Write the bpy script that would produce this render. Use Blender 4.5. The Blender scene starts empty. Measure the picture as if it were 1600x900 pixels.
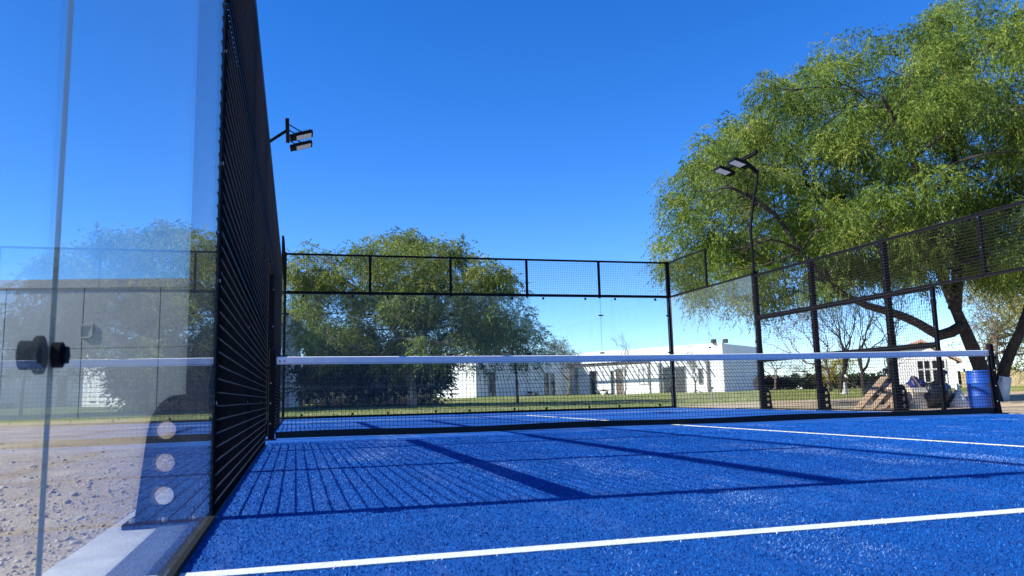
import bpy, bmesh, math, random
import numpy as np
from mathutils import Vector, Matrix
random.seed(7); RNG = np.random.default_rng(7)
S = bpy.context.scene
COL = S.collection
R = math.radians

# ------------------------------------------------------------------ camera
yaw, pitch, roll, fpx = 0.27095965, 0.13724897, -0.02389009, 1217.754
fw = Vector((math.sin(yaw)*math.cos(pitch), math.cos(yaw)*math.cos(pitch), math.sin(pitch)))
r0 = Vector((math.cos(yaw), -math.sin(yaw), 0)); u0 = r0.cross(fw)
rt = r0*math.cos(roll) + u0*math.sin(roll); up = -r0*math.sin(roll) + u0*math.cos(roll)
cam_data = bpy.data.cameras.new('camera'); cam = bpy.data.objects.new('camera', cam_data); COL.objects.link(cam)
cam.matrix_world = Matrix(((rt.x, up.x, -fw.x, 0.28977), (rt.y, up.y, -fw.y, 0.91959), (rt.z, up.z, -fw.z, 0.42089), (0, 0, 0, 1)))
cam_data.sensor_width = 36; cam_data.lens = fpx/1600*36
cam_data.clip_start = 0.02; cam_data.clip_end = 2000
S.camera = cam
cam_data.dof.use_dof = True; cam_data.dof.focus_distance = 9.0; cam_data.dof.aperture_fstop = 10.0

# ------------------------------------------------------------------ sky, sun, exposure
SUN_EL = R(36.3); sun_to = Vector((-math.cos(SUN_EL), 0.033*math.cos(SUN_EL), math.sin(SUN_EL)))
W = bpy.data.worlds.new('World'); S.world = W; W.use_nodes = True
nt = W.node_tree; bg = nt.nodes['Background']
sky = nt.nodes.new('ShaderNodeTexSky'); sky.sky_type = 'NISHITA'; sky.sun_disc = False
sky.sun_elevation = SUN_EL; sky.sun_rotation = R(-88.1); sky.altitude = 600; sky.air_density = 0.8; sky.dust_density = 0.05; sky.ozone_density = 4.0
hs = nt.nodes.new('ShaderNodeHueSaturation'); hs.inputs['Saturation'].default_value = 1.3; hs.inputs['Hue'].default_value = 0.512
nt.links.new(sky.outputs[0], hs.inputs['Color']); nt.links.new(hs.outputs[0], bg.inputs[0])
bg.inputs[1].default_value = 0.145
sl = bpy.data.lights.new('sun', 'SUN'); sl.energy = 4.8; sl.angle = R(0.53); sl.color = (1, .95, .87)
so = bpy.data.objects.new('sun', sl); COL.objects.link(so); so.rotation_euler = sun_to.to_track_quat('Z', 'Y').to_euler()
S.view_settings.view_transform = 'Standard'; S.view_settings.look = 'None'; S.view_settings.exposure = 0.88; S.view_settings.gamma = 1
S.cycles.transparent_max_bounces = 40; S.cycles.max_bounces = 10; S.cycles.glossy_bounces = 5

# ------------------------------------------------------------------ materials
def new_mat(name):
    m = bpy.data.materials.new(name); m.use_nodes = True
    n = m.node_tree.nodes; return m, n, m.node_tree.links, n['Principled BSDF']
def noise(n, l, scale, detail=4, rough=.55, coord='Object', vec=None):
    t = n.new('ShaderNodeTexNoise'); t.inputs['Scale'].default_value = scale; t.inputs['Detail'].default_value = detail; t.inputs['Roughness'].default_value = rough
    if vec is None:
        c = n.new('ShaderNodeTexCoord'); vec = c.outputs[coord]
    l.new(vec, t.inputs['Vector']); return t
def ramp(n, l, src, stops):
    r = n.new('ShaderNodeValToRGB'); e = r.color_ramp.elements
    while len(e) < len(stops): e.new(.5)
    for k, (p, c) in enumerate(stops):
        e[k].position = p; e[k].color = (c[0], c[1], c[2], 1) if not isinstance(c, (int, float)) else (c, c, c, 1)
    l.new(src, r.inputs[0]); return r
def mixc(n, l, fac, a, b):
    m = n.new('ShaderNodeMix'); m.data_type = 'RGBA'
    for sock, v in ((m.inputs[0], fac), (m.inputs[6], a), (m.inputs[7], b)):
        if hasattr(v, 'is_output'): l.new(v, sock)
        elif isinstance(v, (int, float)): sock.default_value = v
        else: sock.default_value = (v[0], v[1], v[2], 1)
    return m.outputs[2]
def bump(n, l, b, src, strength=.3, dist=.01):
    k = n.new('ShaderNodeBump'); k.inputs['Strength'].default_value = strength; k.inputs['Distance'].default_value = dist
    l.new(src, k.inputs['Height']); l.new(k.outputs[0], b.inputs['Normal'])
def simple(name, c0, c1, scale=8, rough=.7, metal=0, bmp=0, bdist=.01, detail=5, spec=None):
    m, n, l, b = new_mat(name)
    t = noise(n, l, scale, detail); r = ramp(n, l, t.outputs[0], [(.3, c0), (.7, c1)])
    l.new(r.outputs[0], b.inputs['Base Color']); b.inputs['Roughness'].default_value = rough; b.inputs['Metallic'].default_value = metal
    if spec is not None: b.inputs['Specular IOR Level'].default_value = spec
    if bmp: bump(n, l, b, t.outputs[0], bmp, bdist)
    return m
M = {}
M['steel'] = simple('black_powder_coat', (.006, .006, .007), (.011, .011, .013), 60, .7, 0, .15, .002, spec=.07)
M['wire'] = simple('black_wire', (.008, .008, .009), (.014, .014, .016), 30, .7, spec=.04)
M['wire_rail'] = simple('lit_black_wire', (.02, .02, .022), (.035, .035, .038), 30, .5, spec=.16)  # horizontal wires: lighter colour stands in for the light they catch
M['bolt'] = simple('zinc_bolt', (.55, .55, .56), (.7, .7, .72), 90, .3, 1)
M['netcord'] = simple('net_cord', (.006, .006, .007), (.012, .012, .013), 40, .8)
M['tape'] = simple('white_net_tape', (.72, .72, .74), (.82, .82, .83), 12, .6, 0, .2, .004)
M['rubber'] = simple('black_rubber', (.012, .012, .013), (.025, .025, .026), 50, .75, spec=.08)
M['concrete'] = simple('pale_concrete', (.42, .42, .41), (.58, .575, .55), 6, .9, 0, .25, .01, 9)
M['pinkslab'] = simple('dusty_slab', (.42, .33, .27), (.58, .48, .41), 3, .9, 0, .25, .01, 9)
M['white_paint'] = simple('white_line', (.60, .61, .58), (.80, .81, .78), 40, .9, 0, .3, .004)
M['yellow_paint'] = simple('faded_yellow_line', (.64, .62, .40), (.80, .78, .56), 40, .9, 0, .3, .004)
M['whitewall'] = simple('white_render', (.76, .755, .74), (.85, .845, .83), 1.3, .9, 0, .1, .01, 8)
M['housewall'] = simple('house_render', (.74, .73, .71), (.83, .82, .8), 1.3, .9)
M['greywall'] = simple('grey_cladding', (.40, .405, .41), (.48, .485, .49), .6, .8, 0, .08, .01, 8)
M['darkwood'] = simple('dark_beam', (.03, .022, .017), (.06, .045, .035), 5, .8)
M['greybeam'] = simple('grey_beam', (.10, .095, .09), (.16, .15, .14), 5, .8)
M['brown'] = simple('brown_door', (.09, .05, .035), (.14, .085, .06), 5, .7)
M['darkglass'] = simple('dark_window', (.012, .013, .015), (.03, .03, .033), 2, .15)
M['frame'] = simple('window_frame', (.2, .2, .2), (.3, .3, .3), 4, .6)
M['whiteframe'] = simple('white_frame', (.7, .7, .68), (.78, .78, .76), 4, .6)
M['tiles'] = simple('terracotta', (.45, .24, .16), (.60, .38, .28), 3, .85, 0, .4, .03)
M['tanwall'] = simple('tan_stone', (.42, .32, .17), (.55, .45, .27), 4, .9, 0, .4, .03)
M['plank'] = simple('weathered_plank', (.26, .17, .095), (.45, .33, .21), 9, .85, 0, .3, .005)
M['card'] = simple('cream_board', (.6, .53, .4), (.7, .63, .5), 6, .85)
M['bag'] = simple('black_bin_liner', (.006, .006, .008), (.02, .02, .024), 7, .28, 0, .8, .05)
M['tarp'] = simple('blue_tarp', (.008, .015, .09), (.02, .035, .18), 6, .4, 0, .6, .03)
M['sack'] = simple('white_sack', (.6, .58, .54), (.74, .72, .68), 9, .85, 0, .5, .02)
M['barrel'] = simple('blue_plastic', (.008, .055, .3), (.014, .085, .4), 4, .38, 0, .1, .01)
M['bark'] = simple('dark_shaded_bark', (.016, .012, .009), (.055, .04, .03), 9, .9, 0, .9, .04, 8)  # colour darkened to carry the crown's shade on the big trunk
M['greybark'] = simple('grey_bark', (.16, .14, .12), (.30, .27, .24), 6, .9, 0, .5, .02)
M['limewash'] = simple('limewash', (.6, .58, .54), (.75, .74, .7), 6, .9, 0, .3, .01)
M['stone'] = simple('gravel_stone', (.36, .29, .21), (.60, .525, .42), 7, .95, 0, .5, .01)
M['bench'] = simple('pale_bench', (.5, .5, .48), (.6, .6, .58), 6, .8)
M['lens'] = simple('led_lens', (.72, .71, .67), (.8, .79, .76), 220, .25, 0)
M['hose'] = simple('green_tarp', (.006, .04, .035), (.015, .08, .065), 6, .5, 0, .5, .03)

# turf: blue carpet with sand worked into it
m, n, l, b = new_mat('blue_turf'); M['turf'] = m
geo = n.new('ShaderNodeNewGeometry'); P = geo.outputs['Position']
fine = noise(n, l, 420, 2, .6, vec=P); mid = noise(n, l, 60, 3, .6, vec=P); big = noise(n, l, .55, 5, .6, vec=P)
mp = n.new('ShaderNodeMapping'); mp.inputs['Scale'].default_value = (3.2, .35, 1); mp.inputs['Rotation'].default_value = (0, 0, R(12)); l.new(P, mp.inputs[0])
streak = noise(n, l, 1.3, 6, .7, vec=mp.outputs[0])
c = ramp(n, l, fine.outputs[0], [(.25, (.002, .044, .20)), (.5, (.003, .092, .38)), (.78, (.010, .16, .56))])
c2 = mixc(n, l, ramp(n, l, mid.outputs[0], [(.35, 0), (.75, .55)]).outputs[0], c.outputs[0], (.003, .055, .26))
ds = n.new('ShaderNodeMath'); ds.operation = 'MULTIPLY'; l.new(ramp(n, l, streak.outputs[0], [(.52, 0), (.76, 1)]).outputs[0], ds.inputs[0]); l.new(ramp(n, l, big.outputs[0], [(.38, .05), (.65, 1)]).outputs[0], ds.inputs[1])
ds2 = n.new('ShaderNodeMath'); ds2.operation = 'MULTIPLY'; l.new(ds.outputs[0], ds2.inputs[0]); l.new(ramp(n, l, fine.outputs[0], [(.35, .25), (.65, .75)]).outputs[0], ds2.inputs[1])
c3 = mixc(n, l, ds2.outputs[0], c2, (.30, .38, .58))
l.new(c3, b.inputs['Base Color']); b.inputs['Roughness'].default_value = .85; b.inputs['Specular IOR Level'].default_value = .25
bump(n, l, b, fine.outputs[0], .6, .006)
# turf blades: same dye, white on the lines
m, n, l, b = new_mat('turf_blade'); M['blade'] = m
at = n.new('ShaderNodeAttribute'); at.attribute_name = 'tint'
rc = ramp(n, l, at.outputs['Fac'], [(0, (.002, .040, .18)), (.45, (.003, .090, .37)), (.8, (.008, .155, .54)), (.9, (.02, .24, .67)), (.93, (.15, .27, .52)), (.955, (.70, .71, .70)), (1, (.82, .83, .82))])
l.new(rc.outputs[0], b.inputs['Base Color']); b.inputs['Roughness'].default_value = .55; b.inputs['Specular IOR Level'].default_value = .12

M['greyturf'] = simple('grey_blue_turf', (.035, .055, .10), (.13, .15, .19), 190, .95, 0, .6, .005)  # outer turf edge, darker and greyer than the court turf
# ground: dirt near the court, dry lawn beyond
m, n, l, b = new_mat('dirt_and_lawn'); M['terrain'] = m
geo = n.new('ShaderNodeNewGeometry'); P = geo.outputs['Position']
d1 = noise(n, l, 1.1, 8, .65, vec=P); d2 = noise(n, l, 22, 6, .7, vec=P); d3 = noise(n, l, 160, 3, .7, vec=P)
dirt = ramp(n, l, d1.outputs[0], [(.3, (.38, .285, .17)), (.5, (.50, .40, .25)), (.72, (.61, .51, .34))])
dirt2 = mixc(n, l, ramp(n, l, d2.outputs[0], [(.4, 0), (.75, .6)]).outputs[0], dirt.outputs[0], (.30, .22, .165))
dirt3 = mixc(n, l, ramp(n, l, d3.outputs[0], [(.5, 0), (.7, .5)]).outputs[0], dirt2, (.52, .44, .38))
g1 = noise(n, l, .28, 6, .6, vec=P)
grass = ramp(n, l, g1.outputs[0], [(.32, (.16, .20, .04)), (.5, (.25, .27, .07)), (.68, (.42, .36, .15))])
grass2 = mixc(n, l, ramp(n, l, d3.outputs[0], [(.35, .5), (.6, 0)]).outputs[0], grass.outputs[0], (.05, .08, .015))
va = n.new('ShaderNodeAttribute'); va.attribute_name = 'lawn'
am = n.new('ShaderNodeMath'); am.operation = 'ADD'; l.new(va.outputs['Fac'], am.inputs[0])
nm = n.new('ShaderNodeMath'); nm.operation = 'MULTIPLY_ADD'; l.new(noise(n, l, .9, 6, .7, vec=P).outputs[0], nm.inputs[0]); nm.inputs[1].default_value = 1.2; nm.inputs[2].default_value = -.6; l.new(nm.outputs[0], am.inputs[1])
gc = mixc(n, l, ramp(n, l, am.outputs[0], [(.35, 0), (.65, 1)]).outputs[0], dirt3, grass2)
l.new(gc, b.inputs['Base Color']); b.inputs['Roughness'].default_value = .95; b.inputs['Specular IOR Level'].default_value = .1
bump(n, l, b, d2.outputs[0], .7, .03)
m, n, l, b = new_mat('grass_blade'); M['grassblade'] = m
at = n.new('ShaderNodeAttribute'); at.attribute_name = 'tint'
rc = ramp(n, l, at.outputs['Fac'], [(0, (.11, .16, .03)), (.5, (.24, .27, .06)), (1, (.48, .41, .17))]); l.new(rc.outputs[0], b.inputs['Base Color']); b.inputs['Roughness'].default_value = .7

def leafmat(name, stops, trans=.35):
    m, n, l, b = new_mat(name); at = n.new('ShaderNodeAttribute'); at.attribute_name = 'tint'
    rc = ramp(n, l, at.outputs['Fac'], stops)
    l.new(rc.outputs[0], b.inputs['Base Color']); b.inputs['Roughness'].default_value = .55; b.inputs['Specular IOR Level'].default_value = .3
    tr = n.new('ShaderNodeBsdfTranslucent'); l.new(rc.outputs[0], tr.inputs[0])
    mx = n.new('ShaderNodeMixShader'); mx.inputs[0].default_value = trans
    l.new(b.outputs[0], mx.inputs[1]); l.new(tr.outputs[0], mx.inputs[2]); l.new(mx.outputs[0], n['Material Output'].inputs[0]); return m
M['leaf_big'] = leafmat('feathery_leaf', [(0, (.03, .065, .012)), (.4, (.115, .19, .026)), (.75, (.235, .315, .042)), (1, (.36, .40, .08))], .45)
M['leaf_left'] = leafmat('olive_leaf', [(0, (.05, .085, .015)), (.45, (.16, .215, .035)), (.8, (.27, .32, .06)), (1, (.38, .40, .10))])
M['leaf_dark'] = leafmat('dark_leaf', [(0, (.012, .024, .008)), (.6, (.035, .056, .016)), (1, (.075, .095, .03))])
M['leaf_grey'] = leafmat('grey_green_leaf', [(0, (.10, .12, .06)), (.6, (.17, .18, .09)), (1, (.26, .25, .14))])
M['leaf_pepper'] = leafmat('yellow_green_leaf', [(0, (.12, .14, .03)), (.5, (.26, .26, .06)), (1, (.46, .40, .13))])
M['leaf_brown'] = leafmat('dry_leaf', [(0, (.10, .07, .045)), (.5, (.2, .145, .10)), (1, (.32, .25, .17))])
M['leaf_yellow'] = leafmat('yellow_leaf', [(0, (.32, .24, .01)), (.6, (.52, .42, .015)), (1, (.62, .54, .04))])
M['twig'] = simple('bare_twig', (.11, .075, .05), (.2, .145, .10), 6, .9)

# glass: two thin reflecting faces, dust film, green edge
def glassmat(name, tint, dust, smear):
    m, n, l, b = new_mat(name); n.remove(b); out = n['Material Output']
    g = n.new('ShaderNodeNewGeometry')
    mr = n.new('ShaderNodeMix'); l.new(g.outputs['Backfacing'], mr.inputs[0]); mr.inputs[2].default_value = 1.38; mr.inputs[3].default_value = 1/1.38
    fr = n.new('ShaderNodeFresnel'); l.new(mr.outputs[0], fr.inputs[0])
    tr = n.new('ShaderNodeBsdfTransparent'); tr.inputs[0].default_value = (*tint, 1)
    gl = n.new('ShaderNodeBsdfGlossy'); gl.inputs['Roughness'].default_value = .0; gl.inputs[0].default_value = (1, 1, 1, 1)
    mx = n.new('ShaderNodeMixShader'); l.new(fr.outputs[0], mx.inputs[0]); l.new(tr.outputs[0], mx.inputs[1]); l.new(gl.outputs[0], mx.inputs[2])
    df = n.new('ShaderNodeBsdfDiffuse'); df.inputs[0].default_value = (.75, .76, .76, 1)
    mp = n.new('ShaderNodeMapping'); mp.inputs['Scale'].default_value = (1, 1, .28); l.new(g.outputs['Position'], mp.inputs[0])
    s = noise(n, l, 7, 8, .7, vec=mp.outputs[0])
    rr = ramp(n, l, s.outputs[0], [(.35, dust*.5), (.62, dust), (.80, dust+smear)])
    m2 = n.new('ShaderNodeMixShader'); l.new(rr.outputs[0], m2.inputs[0]); l.new(mx.outputs[0], m2.inputs[1]); l.new(df.outputs[0], m2.inputs[2])
    l.new(m2.outputs[0], out.inputs[0]); return m
M['glass'] = glassmat('tempered_glass', (.935, .965, .955), .034, .12)
M['glass_edge'] = simple('glass_edge', (.16, .22, .22), (.34, .40, .40), 3, .25)

# ------------------------------------------------------------------ mesh helpers
class MB:
    def __init__(s): s.V = []; s.F = []; s.n = 0; s.MI = []
    def add(s, v, f, mi=0):
        s.V.append(np.asarray(v, float).reshape(-1, 3)); s.F += [tuple(i+s.n for i in q) for q in f]; s.MI += [mi]*len(f); s.n += len(s.V[-1]); return s
    def box(s, x0, y0, z0, x1, y1, z1, mi=0):
        v = [(x0,y0,z0),(x1,y0,z0),(x1,y1,z0),(x0,y1,z0),(x0,y0,z1),(x1,y0,z1),(x1,y1,z1),(x0,y1,z1)]
        return s.add(v, [(0,3,2,1),(4,5,6,7),(0,1,5,4),(1,2,6,5),(2,3,7,6),(3,0,4,7)], mi)
    def bbox(s, x0, y0, z0, x1, y1, z1, bv=.004, mi=0):
        bm = bmesh.new(); bmesh.ops.create_cube(bm, size=1)
        for v in bm.verts: v.co = Vector(((x0+x1)/2+v.co.x*(x1-x0), (y0+y1)/2+v.co.y*(y1-y0), (z0+z1)/2+v.co.z*(z1-z0)))
        bmesh.ops.bevel(bm, geom=bm.edges[:], offset=bv, segments=1, affect='EDGES', profile=.5)
        return s.bm(bm, mi)
    def bm(s, bm, mi=0, mat=None):
        bm.verts.index_update(); co = [((mat @ v.co) if mat else v.co)[:] for v in bm.verts]
        s.add(co, [tuple(v.index for v in f.verts) for f in bm.faces], mi); bm.free(); return s
    def obox(s, c, ax, ay, az, mi=0):   # centre and half-axes
        c, ax, ay, az = map(Vector, (c, ax, ay, az))
        v = [c+ax*i+ay*j+az*k for k in (-1, 1) for i, j in ((-1,-1),(1,-1),(1,1),(-1,1))]
        return s.add([p[:] for p in v], [(0,3,2,1),(4,5,6,7),(0,1,5,4),(1,2,6,5),(2,3,7,6),(3,0,4,7)], mi)
    def tube(s, pts, rad, k=6, cap=True, mi=0):
        pts = np.asarray(pts, float); N = len(pts); rad = np.broadcast_to(np.asarray(rad, float), (N,))
        T = np.gradient(pts, axis=0); T /= np.linalg.norm(T, axis=1)[:, None]+1e-12
        ref = np.array([0, 0, 1.]) if abs(T[0][2]) < .9 else np.array([1., 0, 0])
        a = np.arange(k)*2*np.pi/k; V = []; U = np.cross(T[0], ref); U /= np.linalg.norm(U)
        for i in range(N):
            U = U-T[i]*(U@T[i]); U /= np.linalg.norm(U)+1e-12; B = np.cross(T[i], U)
            V.append(pts[i]+rad[i]*(np.cos(a)[:, None]*U+np.sin(a)[:, None]*B))
        F = [(i*k+j, i*k+(j+1)%k, (i+1)*k+(j+1)%k, (i+1)*k+j) for i in range(N-1) for j in range(k)]
        if cap: F += [tuple(range(k-1, -1, -1)), tuple((N-1)*k+j for j in range(k))]
        return s.add(np.concatenate(V), F, mi)
    def cyl(s, a, b, r, k=12, mi=0): return s.tube([a, b], [r, r], k, True, mi)
    def lathe(s, prof, c, k=24, mi=0):
        a = np.arange(k)*2*np.pi/k; V = []
        for r_, z in prof: V.append(np.stack([c[0]+r_*np.cos(a), c[1]+r_*np.sin(a), np.full(k, c[2]+z)], 1))
        N = len(prof); F = [(i*k+j, i*k+(j+1)%k, (i+1)*k+(j+1)%k, (i+1)*k+j) for i in range(N-1) for j in range(k)]
        F += [tuple(range(k-1, -1, -1)), tuple((N-1)*k+j for j in range(k))]
        return s.add(np.concatenate(V), F, mi)
    def build(s, name, mat, parent=None, smooth=False, edge=None):
        me = bpy.data.meshes.new(name); me.from_pydata(np.concatenate(s.V).tolist() if s.V else [], [], s.F)
        me.materials.append(mat)
        if edge: me.materials.append(edge); me.polygons.foreach_set('material_index', s.MI)
        if smooth: me.polygons.foreach_set('use_smooth', [True]*len(me.polygons))
        me.update(); o = bpy.data.objects.new(name, me); COL.objects.link(o)
        if parent: o.parent = parent
        return o
def tag(o, label=None, cat=None, group=None, kind=None):
    for k, v in (('label', label), ('category', cat), ('group', group), ('kind', kind)):
        if v: o[k] = v
    return o
def thing(name, label, cat, group=None, loc=(0, 0, 0)):
    o = bpy.data.objects.new(name, None); COL.objects.link(o); o.location = loc; o.empty_display_size = .3
    return tag(o, label, cat, group)
def shift(o, loc):      # children were modelled in world coordinates: move the Empty to the base, keep them in place
    o.location = loc
    for c in [x for x in bpy.data.objects if x.parent == o]: c.matrix_parent_inverse = Matrix.Translation(-Vector(loc))
    return o
def raw_mesh(name, V, F4, mat, parent=None, attr=None, attr_name='tint'):
    """numpy quads, optional float attribute per face"""
    me = bpy.data.meshes.new(name); nf = len(F4); k = F4.shape[1]
    me.vertices.add(len(V)); me.vertices.foreach_set('co', V.astype(np.float32).ravel())
    me.loops.add(nf*k); me.loops.foreach_set('vertex_index', F4.astype(np.int32).ravel())
    me.polygons.add(nf); me.polygons.foreach_set('loop_start', (np.arange(nf)*k).astype(np.int32))
    if attr is not None:
        a = me.attributes.new(attr_name, 'FLOAT', 'FACE'); a.data.foreach_set('value', attr.astype(np.float32))
    me.update(calc_edges=True); me.materials.append(mat)
    o = bpy.data.objects.new(name, me); COL.objects.link(o)
    if parent: o.parent = parent
    return o
def vnoise(x, y, f, seed):      # cheap smooth value noise
    rg = np.random.default_rng(seed); s = 0
    for k in range(4):
        a = rg.uniform(0, 6.28, 3); d = rg.uniform(0, 6.28); ff = f*1.9**k
        s = s + np.sin(x*ff*np.cos(d)+y*ff*np.sin(d)+a[0])*np.sin(-x*ff*np.sin(d)*1.1+y*ff*np.cos(d)*1.1+a[1])/1.6**k
    return s

def tubes_curve(P, n_=10):
    P = np.array(P, float); t = np.linspace(0, len(P)-1, n_); i = np.clip(t.astype(int), 0, len(P)-2); f = t-i
    P0 = P[np.maximum(i-1, 0)]; P1 = P[i]; P2 = P[i+1]; P3 = P[np.minimum(i+2, len(P)-1)]; f = f[:, None]
    return .5*((2*P1)+(-P0+P2)*f+(2*P0-5*P1+4*P2-P3)*f**2+(-P0+3*P1-3*P2+P3)*f**3)

# ------------------------------------------------------------------ setting: ground, slab, turf, lines
def smooth(a, b, x): t = np.clip((x-a)/(b-a), 0, 1); return t*t*(3-2*t)
def ground_z(x, y):
    dx = np.maximum(np.maximum(-x-.4, x-10.4), 0); dy = np.maximum(np.maximum(-y-.4, y-20.4), 0); r_ = np.hypot(dx, dy)
    z = -.05 + .40*smooth(3, 42, r_)*np.clip((x+6)/8, 0, 1)
    z = z + (.012*vnoise(x, y, 2.1, 3)+.006*vnoise(x, y, 9, 4))*smooth(.05, .6, r_)*(1-smooth(12, 30, r_)) + .05*vnoise(x, y, .25, 5)*smooth(8, 30, r_)
    return z
def axis(lo, hi, near0, near1, step, g=1.22):
    a = list(np.arange(near0, near1+1e-6, step)); s = step
    while a[-1] < hi: s *= g; a.append(a[-1]+s)
    s = step
    while a[0] > lo: s *= g; a.insert(0, a[0]-s)
    return np.array(a)
gx = axis(-700, 700, -5.0, -.3, .06); 
gx = np.concatenate([gx[gx < -.3], np.arange(-.3, 24, .6), axis(-700, 900, 23.9, 24, .6)[axis(-700, 900, 23.9, 24, .6) > 24]])
gy = np.concatenate([axis(-500, 9, 1.5, 9, .07)[axis(-500, 9, 1.5, 9, .07) <= 9], np.arange(9.15, 40, .4), axis(-10, 1200, 40, 40.4, .5)[axis(-10, 1200, 40, 40.4, .5) > 40]])
gx = np.unique(np.round(gx, 4)); gy = np.unique(np.round(gy, 4))
X, Y = np.meshgrid(gx, gy, indexing='ij'); Z = ground_z(X, Y)
nx, ny = X.shape; V = np.stack([X, Y, Z], -1).reshape(-1, 3)
I = (np.arange(nx-1)[:, None]*ny+np.arange(ny-1)[None]).ravel(); F = np.stack([I, I+ny, I+ny+1, I+1], 1)
cxm = V[F][:, :, 0].mean(1); cym = V[F][:, :, 1].mean(1)
bound = 20.7+np.clip((cxm-8.5)*.9, 0, 6)+np.clip((-1-cxm)*3, 0, 9)
terrain = raw_mesh('ground', V, F, M['terrain'], attr=smooth(-1.2, 1.2, cym-bound), attr_name='lawn'); tag(terrain, kind='structure')
terrain.data.polygons.foreach_set('use_smooth', [True]*len(F))
o = MB().bbox(-.35, -.35, -.30, 10.02, 20.35, -.008, .012).build('court_slab', M['concrete']); tag(o, kind='structure')
o = MB().bbox(10.02, -.35, -.28, 10.42, 20.35, -.014, .012).build('edge_slab', M['pinkslab']); tag(o, kind='structure')
o = MB().box(-.05, -.1, -.006, 10.0, 20.06, 0).build('court_turf', M['turf']); tag(o, kind='structure')
o = MB().box(-.165, -.1, -.006, -.052, 20.06, -.001).build('turf_edge_strip', M['greyturf']); tag(o, kind='structure')
LW = .035
for (x0, y0, x1, y1) in ((0.02, 3.045-LW, 9.98, 3.045+LW), (0.02, 16.955-LW, 9.98, 16.955+LW), (5-.025, 3.045+LW, 5.025, 16.955-LW)):
    o = MB().box(x0, y0, .001, x1, y1, .004).build('court_line', M['yellow_paint' if y1-y0 > 1 else 'white_paint']); tag(o, kind='structure')
# turf pile near the lens, dense enough to read as fibre
def turf_pile():
    N = 900000; y = 1.9+(RNG.random(N)**1.6)*7.5; x = RNG.random(N)*10-.16
    lat = np.abs((x-.29)-(y-.92)*.277)
    keep = (lat < (y-.92)*.80+.25) & (x < 9.9) & (x > .02) & ((np.abs(x-5) > .027) | (y < 3.0)); x, y = x[keep], y[keep]; n_ = len(x)
    hgt = RNG.uniform(.002, .0055, n_); wd = RNG.uniform(.0008, .0016, n_)*(1+(y-2)*.22); az = RNG.uniform(0, 6.283, n_)
    lx, ly = RNG.normal(0, .0032, n_), RNG.normal(0, .0032, n_)
    cx_, sx_ = np.cos(az)*wd, np.sin(az)*wd; z0 = np.full(n_, -.001)
    A = np.stack([x-cx_, y-sx_, z0], 1); B = np.stack([x+cx_, y+sx_, z0], 1); C_ = np.stack([x+lx+cx_*.6, y+ly+sx_*.6, hgt], 1); D = np.stack([x+lx-cx_*.6, y+ly-sx_*.6, hgt], 1)
    V = np.stack([A, B, C_, D], 1).reshape(-1, 3); F = np.arange(n_*4).reshape(-1, 4)
    tint = np.clip(RNG.random(n_)*.58+.16+.09*vnoise(x, y, 5, 14), 0, .86)
    drift = np.clip(vnoise(x*3.4-y*.5, y*.55+x*.3, .9, 11)+.6*vnoise(x, y, 2.3, 12)-.62, 0, .9); sand = RNG.random(n_) < drift*.72; tint[sand | (RNG.random(n_) < .012)] = .93
    line = np.abs(y-3.045+RNG.normal(0, .005, n_)) < LW; tint[line] = RNG.uniform(.955, 1, line.sum())
    tag(raw_mesh('turf_fibres', V, F, M['blade'], attr=tint), kind='stuff')
turf_pile()
# loose stones on the dirt
def ico(sub=1):
    bm = bmesh.new(); bmesh.ops.create_icosphere(bm, subdivisions=sub, radius=1); bm.verts.index_update()
    v = np.array([p.co[:] for p in bm.verts]); f = np.array([[q.index for q in p.verts] for p in bm.faces]); bm.free(); return v, f
iv, iff = ico(1)
def gravel():
    N = 15000; y = 2.2+RNG.random(N)**1.5*11; x = -.40-RNG.random(N)**1.3*(1.0+(y-1)*.55)
    keep = RNG.random(N) < .25+.75*np.clip(1.2-np.abs(x+.55)*.9, 0, 1); x, y = x[keep], y[keep]; n_ = len(x)
    s = np.exp(RNG.normal(math.log(.0052), .55, n_)); Vs = []; Fs = []
    for i in range(n_):
        q = iv*RNG.uniform(.55, 1.3, (len(iv), 1))*s[i]*np.array([1, RNG.uniform(.6, 1.3), .6]); a = RNG.uniform(0, 6.28)
        q = q@np.array([[math.cos(a), -math.sin(a), 0], [math.sin(a), math.cos(a), 0], [0, 0, 1]]); Vs.append(q+np.array([x[i], y[i], ground_z(x[i:i+1], y[i:i+1])[0]+s[i]*.15])); Fs.append(iff+i*len(iv))
    tag(raw_mesh('gravel', np.concatenate(Vs), np.concatenate(Fs), M['stone']), kind='stuff')
gravel()
stone_meshes = []
for k in range(5):
    bv, bf = ico(2); q = bv*(1+.22*vnoise(bv[:, 0]*2+k*5, bv[:, 1]*2+bv[:, 2]*3, 1.3, 20+k))[:, None]*np.array([1, .75, .55])
    o = raw_mesh('stone', q, bf, M['stone']); stone_meshes.append(o.data); bpy.data.objects.remove(o)
for k in range(34):
    y = 2.6+RNG.random()*7; x = -.5-RNG.random()*(.5+(y-1)*.4)
    o = bpy.data.objects.new('stone', stone_meshes[k % 5]); COL.objects.link(o); s = RNG.uniform(.011, .024)
    o.location = (x, y, float(ground_z(np.array([x]), np.array([y]))[0])+s*.25); o.scale = (s, s, s); o.rotation_euler = (RNG.uniform(-.3, .3), RNG.uniform(-.3, .3), RNG.uniform(0, 6.3))
    tag(o, 'loose fist sized stone lying on the dirt left of the court', 'stone', 'stones on the dirt beside the court')
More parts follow.
